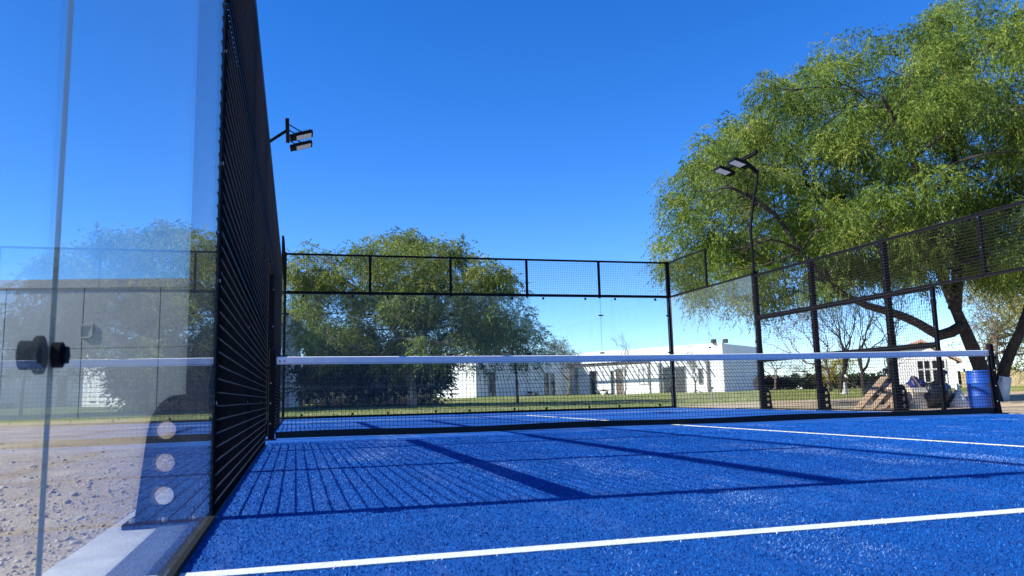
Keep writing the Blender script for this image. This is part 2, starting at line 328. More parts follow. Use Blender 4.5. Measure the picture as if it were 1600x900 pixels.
# lawn grass tufts
def lawn():
    N = 60000; x = RNG.uniform(-2, 34, N); y = 21+RNG.random(N)**1.4*26
    keep = y > 20.9+np.clip((x-8.5)*.9, 0, 6)+RNG.normal(0, .8, N); x, y = x[keep], y[keep]; n_ = len(x); z = ground_z(x, y)
    h_ = RNG.uniform(.02, .06, n_); w_ = RNG.uniform(.006, .014, n_); a = RNG.uniform(0, 6.28, n_); lx, ly = RNG.normal(0, .02, n_), RNG.normal(0, .02, n_)
    A = np.stack([x-np.cos(a)*w_, y-np.sin(a)*w_, z-.01], 1); B = np.stack([x+np.cos(a)*w_, y+np.sin(a)*w_, z-.01], 1); C_ = np.stack([x+lx, y+ly, z+h_], 1)
    tag(raw_mesh('lawn_grass', np.stack([A, B, C_], 1).reshape(-1, 3), np.arange(n_*3).reshape(-1, 3), M['grassblade'], attr=np.clip(.45+.28*vnoise(x, y, .4, 8)+RNG.normal(0, .2, n_), 0, 1)), kind='stuff')
lawn()

# ------------------------------------------------------------------ court enclosure
Z1, Z2, Z3, Z4 = 1.06, 1.98, 2.94, 3.93
def wires(mb, o, a, la, lb, r=.0021, pitch=.05, up=(0, 0, 1), side=-1):
    """welded grid in the plane (a, up) from corner o"""
    o = np.array(o, float); a = np.array(a, float); uu = np.array(up, float); nn = np.cross(a, uu)
    def bar(p, q, off):
        d = nn*off; s1, s2 = (uu*r, nn*r) if abs((q-p)@a) > abs((q-p)@uu) else (a*r, nn*r)
        s1, s2 = s1*.86, s2*.86; v = [e+d+i*s1+j*s2 for e in (p, q) for i, j in ((1, 1), (-1, 1), (-1, -1), (1, -1))]
        mb.add(v, [(0,1,5,4),(1,2,6,5),(2,3,7,6),(3,0,4,7)], 1 if s1 is not None and abs((q-p)@a) > abs((q-p)@uu) else 0)
    na, nb = int(round(la/pitch)), int(round(lb/pitch))
    for i in range(0, na+1): bar(o+a*la*i/na, o+a*la*i/na+uu*lb, -side*r)
    for j in range(0, nb+1): bar(o+uu*lb*j/nb, o+uu*lb*j/nb+a*la, side*r)
def glass_pane(root, x0, y0, z0, x1, y1, z1):
    mb = MB(); v = [(x0,y0,z0),(x1,y0,z0),(x1,y1,z0),(x0,y1,z0),(x0,y0,z1),(x1,y0,z1),(x1,y1,z1),(x0,y1,z1)]
    fs = [(0,3,2,1),(4,5,6,7),(0,1,5,4),(1,2,6,5),(2,3,7,6),(3,0,4,7)]; thin_x = (x1-x0) < (y1-y0)
    for k, f in enumerate(fs): mb.add([v[i] for i in f], [(0,1,2,3)], 0 if ((k in (3, 5)) == thin_x and k > 1) or k in (0, 4) else 1)
    return mb.build('glass_pane', M['glass'], root, edge=M['glass_edge'])
# clamp hardware (world axis x = through the pane)
def clamp(root, p, n, t):   # n: outward normal, t: along the wall
    p, n, t = Vector(p), Vector(n), Vector(t); mb = MB()
    mb.cyl((p-n*.006)[:], (p-n*.016)[:], .016, 20); mb.cyl((p-n*.016)[:], (p-n*.022)[:], .012, 6)
    mb.cyl((p+n*.006)[:], (p+n*.013)[:], .024, 20); mb.cyl((p+n*.013)[:], (p+n*.03)[:], .018, 20)
    return mb.build('glass_clamp', M['steel'], root)
def clip(root, p, n, t):
    mb = MB(); mb.obox(p, (Vector(t)*.022)[:], (Vector(n)*.02)[:], (0, 0, .028)); return mb.build('glass_clip', M['rubber'], root)
# triangular foot fin with three holes, made once in the (u, z) plane
def fin_mesh(sx):
    cu = bpy.data.curves.new('fin', 'CURVE'); cu.dimensions = '2D'; cu.fill_mode = 'BOTH'; cu.extrude = .006; cu.bevel_depth = 0
    out = [(.08, 0), (.254, 0), (.224, .31), (.212, .365), (.187, .41), (.15, .437), (.08, .445)]
    def spl(pts):
        s = cu.splines.new('POLY'); s.points.add(len(pts)-1); s.use_cyclic_u = True
        for q, (a, b_) in zip(s.points, pts): q.co = (a*sx, b_, 0, 1)
    spl(out)
    for zc in (.085, .20, .315): spl([(.160+.032*math.cos(i*math.pi/12), zc+.032*math.sin(i*math.pi/12)) for i in range(24)])
    tmp = bpy.data.objects.new('fin', cu); COL.objects.link(tmp); dg = bpy.context.evaluated_depsgraph_get()
    me = bpy.data.meshes.new_from_object(tmp.evaluated_get(dg)); bpy.data.objects.remove(tmp)
    me.transform(Matrix.Rotation(math.pi/2, 4, 'X')); me.materials.clear(); me.materials.append(M['steel']); return me
FIN = {-1: fin_mesh(-1), 1: fin_mesh(1)}
BASE = {}
def post(root, x, y, z0, z1, sx, fin=False, w=.045, dep=.10, bolts=True):
    """upright whose inner face is at x; sx points outward"""
    xa, xb = sorted((x+sx*.004, x+sx*dep)); p = MB().bbox(xa, y-w, z0, xb, y+w, z1, .004).build('post', M['steel'], root)
    if bolts:
        b = MB()
        for k, zz in enumerate(np.arange(max(z0, 0)+.42, z1, .46)): b.cyl((x+sx*.004, y-.012, zz), (x-sx*.006, y-.012, zz), .008, 8)
        b.build('bolt', M['bolt'], p)['kind'] = 'stuff'
    if fin:
        f = bpy.data.objects.new('foot_fin', FIN[sx]); COL.objects.link(f); f.parent = p; f.location = (x, y-w+.006, .012)
        xa, xb = sorted((x+sx*.01, x+sx*.285)); mb = MB().bbox(xa, y-.10, -.007, xb, y+.10, .012, .003); mb.build('base_plate', M['steel'], p)
        mb = MB()
        for dx_ in (.05, .15, .255):
            for s in (-1, 1): mb.cyl((x+sx*dx_, y+s*.078, .012), (x+sx*dx_, y+s*.078, .028), .011, 6)
        mb.build('anchor_bolt', M['bolt'], p)['kind'] = 'stuff'
    return p
def side_wall(x, sx, label):
    root = thing('side_fence', label, 'fence', 'padel court side fences'); t = (0, 1, 0)
    def rail(y0, y1, z0, h=.04, d=.04, nm='rail'):
        xa, xb = sorted((x+sx*.006, x+sx*(.006+d))); return MB().bbox(xa, y0, z0, xb, y1, z0+h, .003).build(nm, M['steel'], root)
    for (a, b_) in ((0.03, 1.998), (2.002, 3.994), (16.006, 17.998), (18.002, 19.97)):
        xa, xb = sorted((x, x+sx*.0066)); glass_pane(root, xa, a, .02, xb, b_, Z3)
    xa, xb = sorted((x-sx*.015, x+sx*.05))
    for a, b_ in ((0, 4.0), (16.0, 20.0)): MB().box(xa, a, -.004, xb, b_, .018).build('base_channel', M['rubber'], root)
    for yj in (2.0, 18.0):
        for zz in (.484, 1.47, 2.46): clamp(root, (x+sx*.006, yj, zz), (sx, 0, 0), t)
    for yj in (3.975, 16.025):
        for zz in (.484, 1.47, 2.46): clip(root, (x+sx*.034, yj, zz), (sx, 0, 0), t)
    for yy in (4, 6, 8, 12, 14, 16): post(root, x, yy+(.05 if yy == 4 else -.05 if yy == 16 else 0), -.005, Z3+.01, sx, fin=True)
    for yy in (9, 11): post(root, x, yy, -.005, Z2, sx, w=.03, dep=.06)
    post(root, x, 10, Z2+.02, Z3+.01, sx, w=.03, dep=.06)
    for yy in (18,): post(root, x, yy, Z3, Z4, sx, w=.025, dep=.05, bolts=False)
    for yy in (2,): post(root, x, yy, Z3, Z4, sx, w=.025, dep=.05, bolts=False)
    # welded mesh panels and their frames
    segs = [(4.1, 5.955), (6.045, 7.955), (8.045, 8.97), (11.03, 11.955), (12.045, 13.955), (14.045, 15.9)]
    for a, b_ in segs:
        lo = [(.008, .022), (Z1-.045, .09), (Z2-.045, .045)]
        for z0, h in lo: rail(a, b_, z0, h)
        for z0, z1 in ((.01, Z1-.003), (Z1+.003, Z2-.003)):
            e0, e1 = {4.1: 4.0, 15.9: 16.0}.get(a, round(a)+.004 if a > 4.2 and abs(a-round(a)) < .06 else a), {15.9: 16.0}.get(b_, round(b_)-.004)
            mb = MB(); wires(mb, (x-sx*.007, e0, z0), (0, 1, 0), e1-e0, z1-z0, r=.0026 if sx < 0 else .0021, side=-sx); mb.build('wire_mesh', M['wire'], root, edge=M['wire_rail'])
    for a, b_ in ((4.1, 5.955), (6.045, 7.955), (8.045, 9.97), (10.03, 11.955), (12.045, 13.955), (14.045, 15.9)):
        rail(a, b_, Z2+.003, .045); rail(a, b_, Z3-.045, .045)
        e0, e1 = (4.0 if a == 4.1 else round(a)+.004), (16.0 if b_ == 15.9 else round(b_)-.004)
        mb = MB(); wires(mb, (x-sx*.007, e0, Z2+.003), (0, 1, 0), e1-e0, Z3-Z2-.003, r=.0026 if sx < 0 else .0021, side=-sx); mb.build('wire_mesh', M['wire'], root, edge=M['wire_rail'])
    rail(3.99, 4.003, .02, Z3-.02) if False else None
    for a, b_ in ((0.06, 1.97), (18.03, 19.94)):
        rail(a, b_, Z3+.003, .05); rail(a, b_, Z4-.04, .04)
        mb = MB(); wires(mb, (x, a, Z3+.05), (0, 1, 0), b_-a, Z4-.04-Z3-.05); mb.build('wire_mesh', M['wire'], root, edge=M['wire_rail'])
    for a, b_ in ((2.03, 3.99), (16.01, 17.97)): rail(a, b_, Z3+.003, .045)
    return root
side_wall(0.0, -1, 'black mesh fence at left, seen at a sharp angle, ending in a clear glass pane')
side_wall(10.0, 1, 'black mesh fence with finned posts in front of the large tree and house')
def back_wall(y, sy, label):
    root = thing('back_wall', label, 'glass wall', 'padel court end walls'); t = (1, 0, 0); n_ = (0, sy, 0)
    for i in range(5):
        a, b_ = sorted((y, y+sy*.012)); glass_pane(root, 2*i+(.03 if i == 0 else .002), a, .05, 2*i+2-(.03 if i == 4 else .002), b_, Z3)
        for dx_ in (.42, 1.58):
            clip(root, (2*i+dx_, y-sy*.01, .085), n_, t); clip(root, (2*i+dx_, y-sy*.01, Z3-.045), n_, t)
    def rail(x0, x1, z0, h, d=.05, off=.006):
        a, b_ = sorted((y+sy*off, y+sy*(off+d))); MB().bbox(x0, a, z0, x1, b_, z0+h, .003).build('rail', M['steel'], root)
    a, b_ = sorted((y-sy*.02, y+sy*.05)); MB().box(.0, a, -.004, 10, b_, .048).build('base_channel', M['steel'], root)
    for i in range(5):
        x0, x1 = 2*i+.03, 2*i+1.97
        rail(x0, x1, Z3+.003, .07); rail(x0, x1, Z4-.045, .045)
        mb = MB(); wires(mb, (x0, y+sy*.02, Z3+.07), (1, 0, 0), x1-x0, Z4-.045-Z3-.07); mb.build('wire_mesh', M['wire'], root, edge=M['wire_rail'])
    for i in range(1, 5):
        a, b_ = sorted((y+sy*.006, y+sy*.056)); MB().bbox(2*i-.03, a, Z3-.02, 2*i+.03, b_, Z4, .003).build('post', M['steel'], root)
        for zz in (.5, 1.47, 2.46):
            MB().obox((2*i, y, zz), (.055, 0, 0), (0, .024, 0), (0, 0, .017)).build('glass_clamp', M['rubber'], root)
    for xx, s in ((0, -1), (10, 1)):
        a, b_ = sorted((y+sy*.013, y+sy*.10)); xa, xb = sorted((xx-s*.03, xx+s*.07))
        pp = MB().bbox(xa, a, -.005, xb, b_, Z4+.02, .004).build('corner_post', M['steel'], root)
        for zz in (1.47, 2.46): MB().obox((xx-s*.05, y+sy*.006, zz), (.05, 0, 0), (0, .022, 0), (0, 0, .02)).build('glass_clamp', M['rubber'], pp)
    return root
back_wall(20.0, 1, 'far clear glass wall topped by a band of square mesh between two corner posts')
back_wall(0.0, -1, 'near clear glass end wall behind the viewer, seen only mirrored in the far glass')

# ------------------------------------------------------------------ net
def net():
    root = thing('padel_net', 'black court net with white top tape stretched across the blue court', 'net', loc=(5, 10, 0))
    def top(x): return .912-.018*math.sin(math.pi*(x-.06)/9.9)
    xs = np.linspace(.075, 9.94, 60); hb = .084
    for nm, mat, lo, hi, th in (('tape', 'tape', -hb, 0, .011), ('bottom_band', 'netcord', None, None, .008)):
        mb = MB(); V = []
        for x in xs:
            z1 = top(x)+hi if hi is not None else .085+.008*math.sin(x*2.1); z0 = top(x)+lo if lo is not None else .012+.005*math.sin(x*1.7+1)
            y = 10+.004*math.sin(x*3.1)
            V += [(x, y-th, z0), (x, y-th, z1-.006), (x, y-th*.3, z1), (x, y+th*.3, z1), (x, y+th, z1-.006), (x, y+th, z0)]
        Fq = [(i*6+j, (i+1)*6+j, (i+1)*6+(j+1) % 6, i*6+(j+1) % 6) for i in range(len(xs)-1) for j in range(6)]
        mb.add(V, Fq+[(0, 1, 2, 3, 4, 5)]); o = mb.build(nm, M[mat], root); 
        if nm == 'tape':
            st = MB()
            for sg in (-1, 1): st.tube([(x, 10+.004*math.sin(x*3.1)+sg*(th+.001), top(x)-hb+.012) for x in xs], .0016, 4)
            for x in (.11, .16, 9.86, 9.91): st.cyl((x, 10-th-.004, top(x)-.05), (x, 10-th+.002, top(x)-.05), .009, 8)
            st.build('stitching', M['rubber'], o)
    mb = MB(); r_ = .0022
    # vertical cords: slack upper half swept sideways in the middle of the net
    def amp(x): return .30*smooth(2.2, 3.6, np.array(x))*(1-smooth(8.2, 9.6, np.array(x)))
    for x in np.arange(.11, 10.25, .045):
        q = []
        for z in np.linspace(.05, .84, 10):
            k = max(0, (z-.38)/.46); xx = x-float(amp(x))*k**1.7; q.append((xx, 10+.012*math.sin(z*7+x), z))
        if q[0][0] > 9.93:
            q = [p for p in q if p[0] < 9.93]
        if len(q) > 1: mb.tube(q, r_, 4, False)
    for j, z in enumerate(np.arange(.115, .82, .045)):
        mb.tube([(x, 10+.012*math.sin(z*7+x), z+.004*math.sin(x*1.3+j)-.01*math.sin(math.pi*x/10)) for x in np.linspace(.08, 9.93, 50)], r_, 4, False)
    mb.build('net_mesh', M['netcord'], root)
    for x, s in ((.03, -1), (9.985, 1)):
        p = MB().bbox(x-.035, 9.965, -.004, x+.035, 10.035, 1.0, .005).build('net_post', M['steel'], root)
        mb = MB().bbox(x-.06, 9.90, -.004, x+.11 if s > 0 else x+.05, 10.10, .012, .002); mb.tube([(x+s*.035, 10, .30), (x+s*.075, 10, .01)], .02, 6); mb.build('base_plate', M['steel'], p)
        mb = MB(); mb.cyl((x+s*.035, 10, .80), (x+s*.085, 10, .80), .022, 12); mb.cyl((x+s*.06, 9.95, .80), (x+s*.06, 10.05, .80), .012, 8); mb.build('winch', M['steel'], p)
        mb = MB()
        for zz in (.18, .40, .62): mb.cyl((x-.01, 9.957, zz), (x-.01, 9.966, zz), .008, 8)
        mb.build('bolt', M['bolt'], p)['kind'] = 'stuff'
    for c in [o for o in COL.objects if o.parent == root]: c.matrix_parent_inverse = Matrix.Translation((-5, -10, 0))
net()

# ------------------------------------------------------------------ floodlights
def floodlight(x, sx, label):
    root = thing('floodlight_mast', label, 'floodlight', 'court floodlight masts', (x+sx*.14, 15.95, 0)); y = 15.95
    xo = x+sx*(.15 if sx < 0 else .035)
    MB().tube(tubes_curve([(xo, y, 2.90), (xo, y, 3.5), (xo, y, 4.0), (x+sx*(.22 if sx < 0 else .14), y, 4.6), (x+sx*.27, y, 5.08), (x+sx*.29, y, 5.30)], 16), .032, 10).build('mast', M['steel'], root, True)
    MB().obox((xo, y, 2.985), (.09 if sx < 0 else .06, 0, 0), (0, .06, 0), (0, 0, .03)).build('bracket', M['steel'], root)
    xt = x-sx*.06
    MB().obox(((x+sx*.31+xt)/2, y, 5.44), ((x+sx*.33-xt)/2*(1), 0, -.15), (0, .032, 0), (.012, 0, .036)).build('arm', M['steel'], root)
    MB().bbox(xt-.035, 15.38, 5.54, xt+.035, 16.62, 5.62, .006).build('crossbar', M['steel'], root)
    for yy in (15.68, 16.3):
        tilt = R(17); ax = Vector((-sx*math.cos(tilt), 0, .0+math.sin(tilt)))*.5  # rises toward the court
        d = Vector((-sx*math.cos(tilt), 0, math.sin(tilt))); nrm = Vector((sx*math.sin(tilt)*-1, 0, -math.cos(tilt)))
        c = Vector((x-sx*.36, yy, 5.41))
        hd = MB().obox(c[:], (d*.17)[:], (0, .15, 0), (nrm*.028)[:]); hd.obox((c-d*.21)[:], (d*.05)[:], (0, .11, 0), (nrm*.036)[:])
        for k in range(6): hd.obox((c-nrm*.04+d*(-.13+k*.05))[:], (d*.006)[:], (0, .13, 0), (nrm*.016)[:])
        h = hd.build('lamp_head', M['steel'], root)
        ln = MB().obox((c+nrm*.029)[:], (d*.14)[:], (0, .122, 0), (nrm*.003)[:]).build('lens', M['lens'], h)
        y1 = MB()
        for s in (-1, 1): y1.tube([(xt, yy+s*.16, 5.56), (c-d*.02+Vector((0, s*.16, 0)))[:]], .011, 6)
        y1.build('yoke', M['steel'], h)
    for c in [o for o in COL.objects if o.parent == root]: c.matrix_parent_inverse = Matrix.Translation((-(x+sx*.14), -15.95, 0))
floodlight(0.0, -1, 'twin floodlight on an arm reaching over the top of the left mesh fence')
floodlight(10.0, 1, 'twin floodlight on a bent mast in front of the large green tree')

# ------------------------------------------------------------------ buildings
def frame_of(A, B):
    A, B = Vector((*A, 0)), Vector((*B, 0)); e = (B-A).normalized(); n_ = Vector((e.y, -e.x, 0)); return A, e, n_, (B-A).length
def wbox(mb, fr, s0, s1, z0, z1, d0, d1):
    A, e, n_, L = fr; c = A+e*(s0+s1)/2+n_*(d0+d1)/2+Vector((0, 0, (z0+z1)/2))
    return mb.obox(c[:], (e*(s1-s0)/2)[:], (n_*(d1-d0)/2)[:], (0, 0, (z1-z0)/2))
def opening(root, fr, s0, s1, z0, z1, kind='window', frm='frame', pane='darkglass', mull=0):
    w = wbox(MB(), fr, s0, s1, z0, z1, -.05, .012).build(kind, M[pane], root)
    f = MB(); t = .06
    for a, b_, c_, d_ in ((s0-t, s0, z0-t*0, z1+t), (s1, s1+t, z0-t*0, z1+t), (s0, s1, z1, z1+t), (s0, s1, z0-t, z0)): wbox(f, fr, a, b_, c_, d_, -.02, .05)
    for k in range(mull): sm = s0+(s1-s0)*(k+1)/(mull+1); wbox(f, fr, sm-.035, sm+.035, z0, z1, -.02, .04)
    f.build('frame', M[frm], w); return w
A0, J, K = (13.4, 58.9), (24.0, 66.0), (30.95, 53.0)
E_ = (K[0]+.79*9, K[1]+.62*9); L0 = (A0[0]-.62*3.4, A0[1]+.79*3.4)
bl = thing('long_building', 'long low white flat roofed building with dark doors beyond the lawn', 'building')
def wallseg(root, P0, P1, z0, z1, mat='whitewall', nm='wall', th=.3):
    fr = frame_of(P0, P1); wbox(MB(), fr, 0, fr[3], z0, z1, -th, 0).build(nm, M[mat], root); return fr
frA = wallseg(bl, A0, J, -.3, 3.8); frB = wallseg(bl, J, K, -.3, 3.92); wallseg(bl, K, E_, -.3, 3.92); frL = wallseg(bl, L0, A0, -.3, 3.8)
wallseg(bl, (J[0]+.3, J[1]+.3), (E_[0]-.5, E_[1]+8), -.3, 3.5)
rf = MB(); rf.add([(A0[0]+.2, A0[1]+.3, 3.5), (J[0]+.2, J[1]+.2, 3.5), (K[0], K[1]+.3, 3.5), (E_[0]-.3, E_[1]+.2, 3.5), (E_[0]-8, E_[1]+14, 3.5), (L0[0]+.4, L0[1], 3.5)], [(0, 1, 2, 3, 4, 5)]); rf.build('roof', M['concrete'], bl)
cp = MB(); wbox(cp, frA, -.03, frA[3], 3.803, 3.86, -.33, .03); cp.build('coping', M['whitewall'], bl)
cp = MB(); wbox(cp, frB, 0, frB[3], 3.923, 3.98, -.33, .03); cp.build('coping', M['whitewall'], bl)
opening(bl, frA, 1.45, 2.1, .35, 2.2, 'door'); opening(bl, frA, 8.3, 8.8, .4, 2.2); opening(bl, frA, 9.1, 9.6, .4, 2.2)
for s in (.75, 7.19): wbox(MB(), frA, s-.12, s+.12, 2.5, 2.68, 0, .12).build('wall_lamp', M['rubber'], bl)
opening(bl, frB, 1.61, 2.45, .3, 2.36, 'door', 'whiteframe'); opening(bl, frB, 4.0, 4.25, .3, 2.27, 'door'); opening(bl, frB, 4.58, 5.22, .3, 2.41, 'door', 'frame', 'brown')
opening(bl, frB, 6.95, 7.8, 1.1, 2.3, 'window', 'frame', 'whitewall', 1); opening(bl, frB, 9.3, 10.12, .3, 2.32, 'door'); opening(bl, frB, 10.5, 11.36, .3, 2.32, 'door'); opening(bl, frB, 12.6, 12.9, 1.0, 2.1)
for s in (-.1+.3, 9.05, 13.45): wbox(MB(), frB, s-.08, s+.08, -.2, 2.7, .02, .16).build('downpipe', M['greybeam'], bl)
pg = wbox(MB(), frB, .3, 9.3, 2.66, 2.86, 1.58, 1.68).build('pergola_beam', M['darkwood'], bl)
for k in range(26):
    s = .5+k*.5
    wbox(MB(), frB, s-.035, s+.035, 2.86, 2.95, .02, 1.72).build('pergola_slat', M['darkwood'], bl)
for s in (.9, 9.2): wbox(MB(), frB, s-.06, s+.06, -.2, 2.66, 1.58, 1.70).build('pergola_post', M['greybeam'], bl)
wl = wbox(MB(), frB, 2.6, 14.2, -.2, .85, 1.9, 2.0)  # low slatted rail along the terrace
for k in range(58):
    pass
tag(wbox(MB(), frB, 2.9, 4.0, .62, .70, .35, .8).build('bench', M['greybeam']), 'grey bench against the lit white wall beside a dark door', 'bench')
tag(wbox(MB(), frA, 5.7, 6.6, .58, .68, .3, .7).build('bench', M['greybeam']), 'dark bench against the shaded white wall right of its single door', 'bench')
for o in [q for q in COL.objects if q.name.startswith('bench')]:
    fr = frB if o.name == 'bench' else frA; s = (3.0, 3.9) if o.name == 'bench' else (5.8, 6.5)
    for ss in s: wbox(MB(), fr, ss-.04, ss+.04, .18, .60, .4, .7).build('leg', M['greybeam'], o)
for s in (14.3, 13.9+1.2):
    pass
for k, (dx_, lb) in enumerate(((-.55, 'small dark box on the roof edge just left of the white corner'), (.75, 'small dark box on the roof edge just right of the white corner'))):
    c = Vector((K[0], K[1]+.3, 3.98))+Vector((dx_*.7, dx_*-.1+.15, 0)); tag(MB().bbox(c.x-.16, c.y-.16, c.z, c.x+.16, c.y+.16, c.z+.3, .03).build('roof_fan', M['rubber']), lb, 'roof fan', 'boxes on the white roof')
# lower wing glimpsed behind the left tree
wg = thing('white_outbuilding', 'white walled outbuilding with dark openings glimpsed behind the left tree', 'building')
fr1 = wallseg(wg, (4.6, 63.2), (11.2, 63.6), -.3, 2.6); opening(wg, fr1, .5, 1.5, .2, 2.1, 'door'); opening(wg, fr1, 3.0, 4.4, .3, 2.1, 'window', 'frame'); opening(wg, fr1, 5.2, 6.0, .2, 2.1, 'door')
wbox(MB(), fr1, -.3, fr1[3]+.3, 2.6, 2.78, -2, .5).build('roof', M['greybeam'], wg)
w2 = thing('white_shed', 'white shed with a dark flat roof left of the tree trunk', 'shed')
fr2 = wallseg(w2, (-2.2, 52.0), (3.0, 52.0), -.2, 1.75); wbox(MB(), fr2, -.6, fr2[3]+.3, 1.76, 2.5, -3, .6).build('roof', M['darkwood'], w2)
opening(w2, fr2, 1.6, 2.1, .1, 1.5, 'door'); opening(w2, fr2, 3.1, 3.5, .1, 1.5, 'door')
# grey clad hall seen through the left pane
gh = thing('grey_hall', 'plain grey clad hall with seams seen through the left glass pane', 'building')
gfr = frame_of((-24, 36.4), (-2.0, 32.4))
nP = 8
for k in range(nP):
    a, b_ = gfr[3]*k/nP, gfr[3]*(k+1)/nP
    for z0, z1 in ((-.2, 2.55), (2.57, 4.85)): wbox(MB(), gfr, a+.02, b_-.02, z0, z1, -.12, 0).build('cladding_panel', M['greywall'], gh)
wbox(MB(), gfr, 0, gfr[3], -.2, 4.8, -.3, -.125).build('wall', M['greybeam'], gh)
wbox(MB(), gfr, -.1, gfr[3]+.1, 4.853, 5.18, -.4, .04).build('parapet', M['greywall'], gh)
wbox(MB(), gfr, gfr[3]-.3, gfr[3], -.2, 4.85, -14, -.42).build('shade_end_wall', M['greywall'], gh)  # unseen, deepened to cast shade on the shrubs
wbox(MB(), gfr, 0, gfr[3], 4.86, 5.1, -14, -.42).build('roof', M['greywall'], gh)  # unseen roof added so the hall shades the shrubs
opening(gh, gfr, 16.75, 17.1, 3.0, 3.4, 'window', 'greywall', 'greywall', 0)
# gabled house at right
hs_ = thing('gabled_house', 'white gabled house with terracotta roof and a white framed window behind the tree', 'house')
H0, H1 = (33.3, 38.6), (35.8, 36.45); hf = frame_of(H0, H1); A_, e_, n_, L_ = hf
bk = -6.0
def hp(s, d, z): q = A_+e_*s+n_*d; return (q.x, q.y, z)
g = MB(); pts = [(0, -.3), (L_, -.3), (L_, 1.75), (L_*.5, 2.85), (0, 2.25)]
g.add([hp(s, 0, z) for s, z in pts]+[hp(s, bk, z) for s, z in pts], [(0, 1, 2, 3, 4), (9, 8, 7, 6, 5), (0, 5, 6, 1), (1, 6, 7, 2), (2, 7, 8, 3), (3, 8, 9, 4), (4, 9, 5, 0)]); g.build('wall', M['housewall'], hs_)
for (s0, z0, s1, z1) in ((-.2, 2.24, L_*.5, 2.88), (L_*.5, 2.88, L_+.25, 1.65)):
    r_ = MB(); r_.add([hp(s0, .3, z0), hp(s1, .3, z1), hp(s1, bk-.3, z1), hp(s0, bk-.3, z0), hp(s0, .3, z0+.16), hp(s1, .3, z1+.16), hp(s1, bk-.3, z1+.16), hp(s0, bk-.3, z0+.16)], [(0, 3, 2, 1), (4, 5, 6, 7), (0, 1, 5, 4), (1, 2, 6, 5), (2, 3, 7, 6), (3, 0, 4, 7)]); r_.build('roof', M['tiles'], hs_)
WS = -.28
w = wbox(MB(), hf, 1.62+WS, 2.98+WS, .62, 1.82, -.05, .015).build('window', M['darkglass'], hs_)
f = MB()
for a, b_, c_, d_ in ((1.55, 1.63, .55, 1.9), (2.97, 3.05, .55, 1.9), (1.63, 2.97, 1.82, 1.9), (1.63, 2.97, .55, .63), (2.23, 2.37, .63, 1.82), (1.9, 1.97, .63, 1.82), (2.63, 2.70, .63, 1.82)): wbox(f, hf, a+WS, b_+WS, c_, d_, -.02, .05)
for a, b_ in ((1.63, 1.9), (1.97, 2.23), (2.37, 2.63), (2.70, 2.97)): wbox(f, hf, a+WS, b_+WS, 1.30, 1.37, -.02, .05)
f.build('frame', M['whiteframe'], w)
gw = frame_of((35.9, 36.3), (39.6, 33.4)); tag(wbox(MB(), gw, 0, gw[3], -.3, 1.15, -.3, 0).build('garden_wall', M['tanwall']), 'low tan stone garden wall right of the white gabled house', 'wall')
gw2 = frame_of((38.5, 33.4), (47.0, 29.6)); tag(wbox(MB(), gw2, 0, gw2[3], -.4, 1.3, -.3, 0).build('garden_wall', M['housewall']), 'pale garden wall behind the white based trunk at far right', 'wall')

# ------------------------------------------------------------------ trees
def sprays(blobs, per, L, leaf, droop, rng, wid=.26, surf=.5, elong=1.0):
    """leaf sprays spread through the blobs: arrays of quads and tints"""
    B = np.array(blobs, float); wts = B[:, 3]**2; idx = rng.choice(len(B), int(per*wts.sum()), p=wts/wts.sum()); n_ = len(idx)
    d = rng.normal(0, 1, (n_, 3)); d /= np.linalg.norm(d, axis=1)[:, None]; rr = rng.random(n_)**surf
    org = B[idx, :3]+d*(B[idx, 3]*rr)[:, None]*np.array([1, 1, .85])
    out = d*np.array([1, 1, .5])+rng.normal(0, .5, (n_, 3)); out /= np.linalg.norm(out, axis=1)[:, None]
    ln = rng.uniform(.35, .9, n_)*elong; t = np.linspace(.08, 1, L)
    cen = org[:, None]+out[:, None]*(ln[:, None]*t)[..., None]; cen[..., 2] -= droop*(ln[:, None]*t**1.6)
    tan = out[:, None]*np.ones((1, L, 1)); tan[..., 2] -= droop*1.6*t**.6
    tan = tan+rng.normal(0, .62, tan.shape); tan[..., 2] -= .25; tan /= np.linalg.norm(tan, axis=-1, keepdims=True)
    cen = cen+rng.normal(0, .03*elong, cen.shape)
    side = np.cross(tan, rng.normal(0, 1, tan.shape)); side /= np.linalg.norm(side, axis=-1, keepdims=True)+1e-9
    ls = rng.uniform(.6, 1.3, cen.shape[:2])[..., None]*leaf
    a, b_ = tan*ls*.5, side*ls*.5*wid
    V = np.stack([cen-a, cen+b_-a*.1, cen+a, cen-b_-a*.1], 2).reshape(-1, 3)
    base = rng.normal(.5, .12, n_)+(rng.normal(0, .19, len(B)))[idx]+.10*vnoise(org[:, 0]*.9, org[:, 1]*.9+org[:, 2]*1.3, 1, 31)
    tint = np.clip(base[:, None]+rng.normal(0, .12, (n_, L)), 0, 1).ravel()
    return V, np.arange(len(V)).reshape(-1, 4), tint
def clumps(blobs, rng, k, lo, hi, drop=.0):
    """break each crown blob into smaller leaf clumps near its surface, so gaps stay between them"""
    out = []
    for (x, y, z, r_) in blobs:
        if rng.random() < drop: continue
        for _ in range(max(2, int(k*(r_/.8)**2))):
            d = rng.normal(0, 1, 3); d /= np.linalg.norm(d); d[2] = d[2]*.9+.1; q = r_*rng.uniform(.55, 1.0)
            out.append((x+d[0]*q, y+d[1]*q, z+d[2]*q*.85, rng.uniform(lo, hi)))
    return out
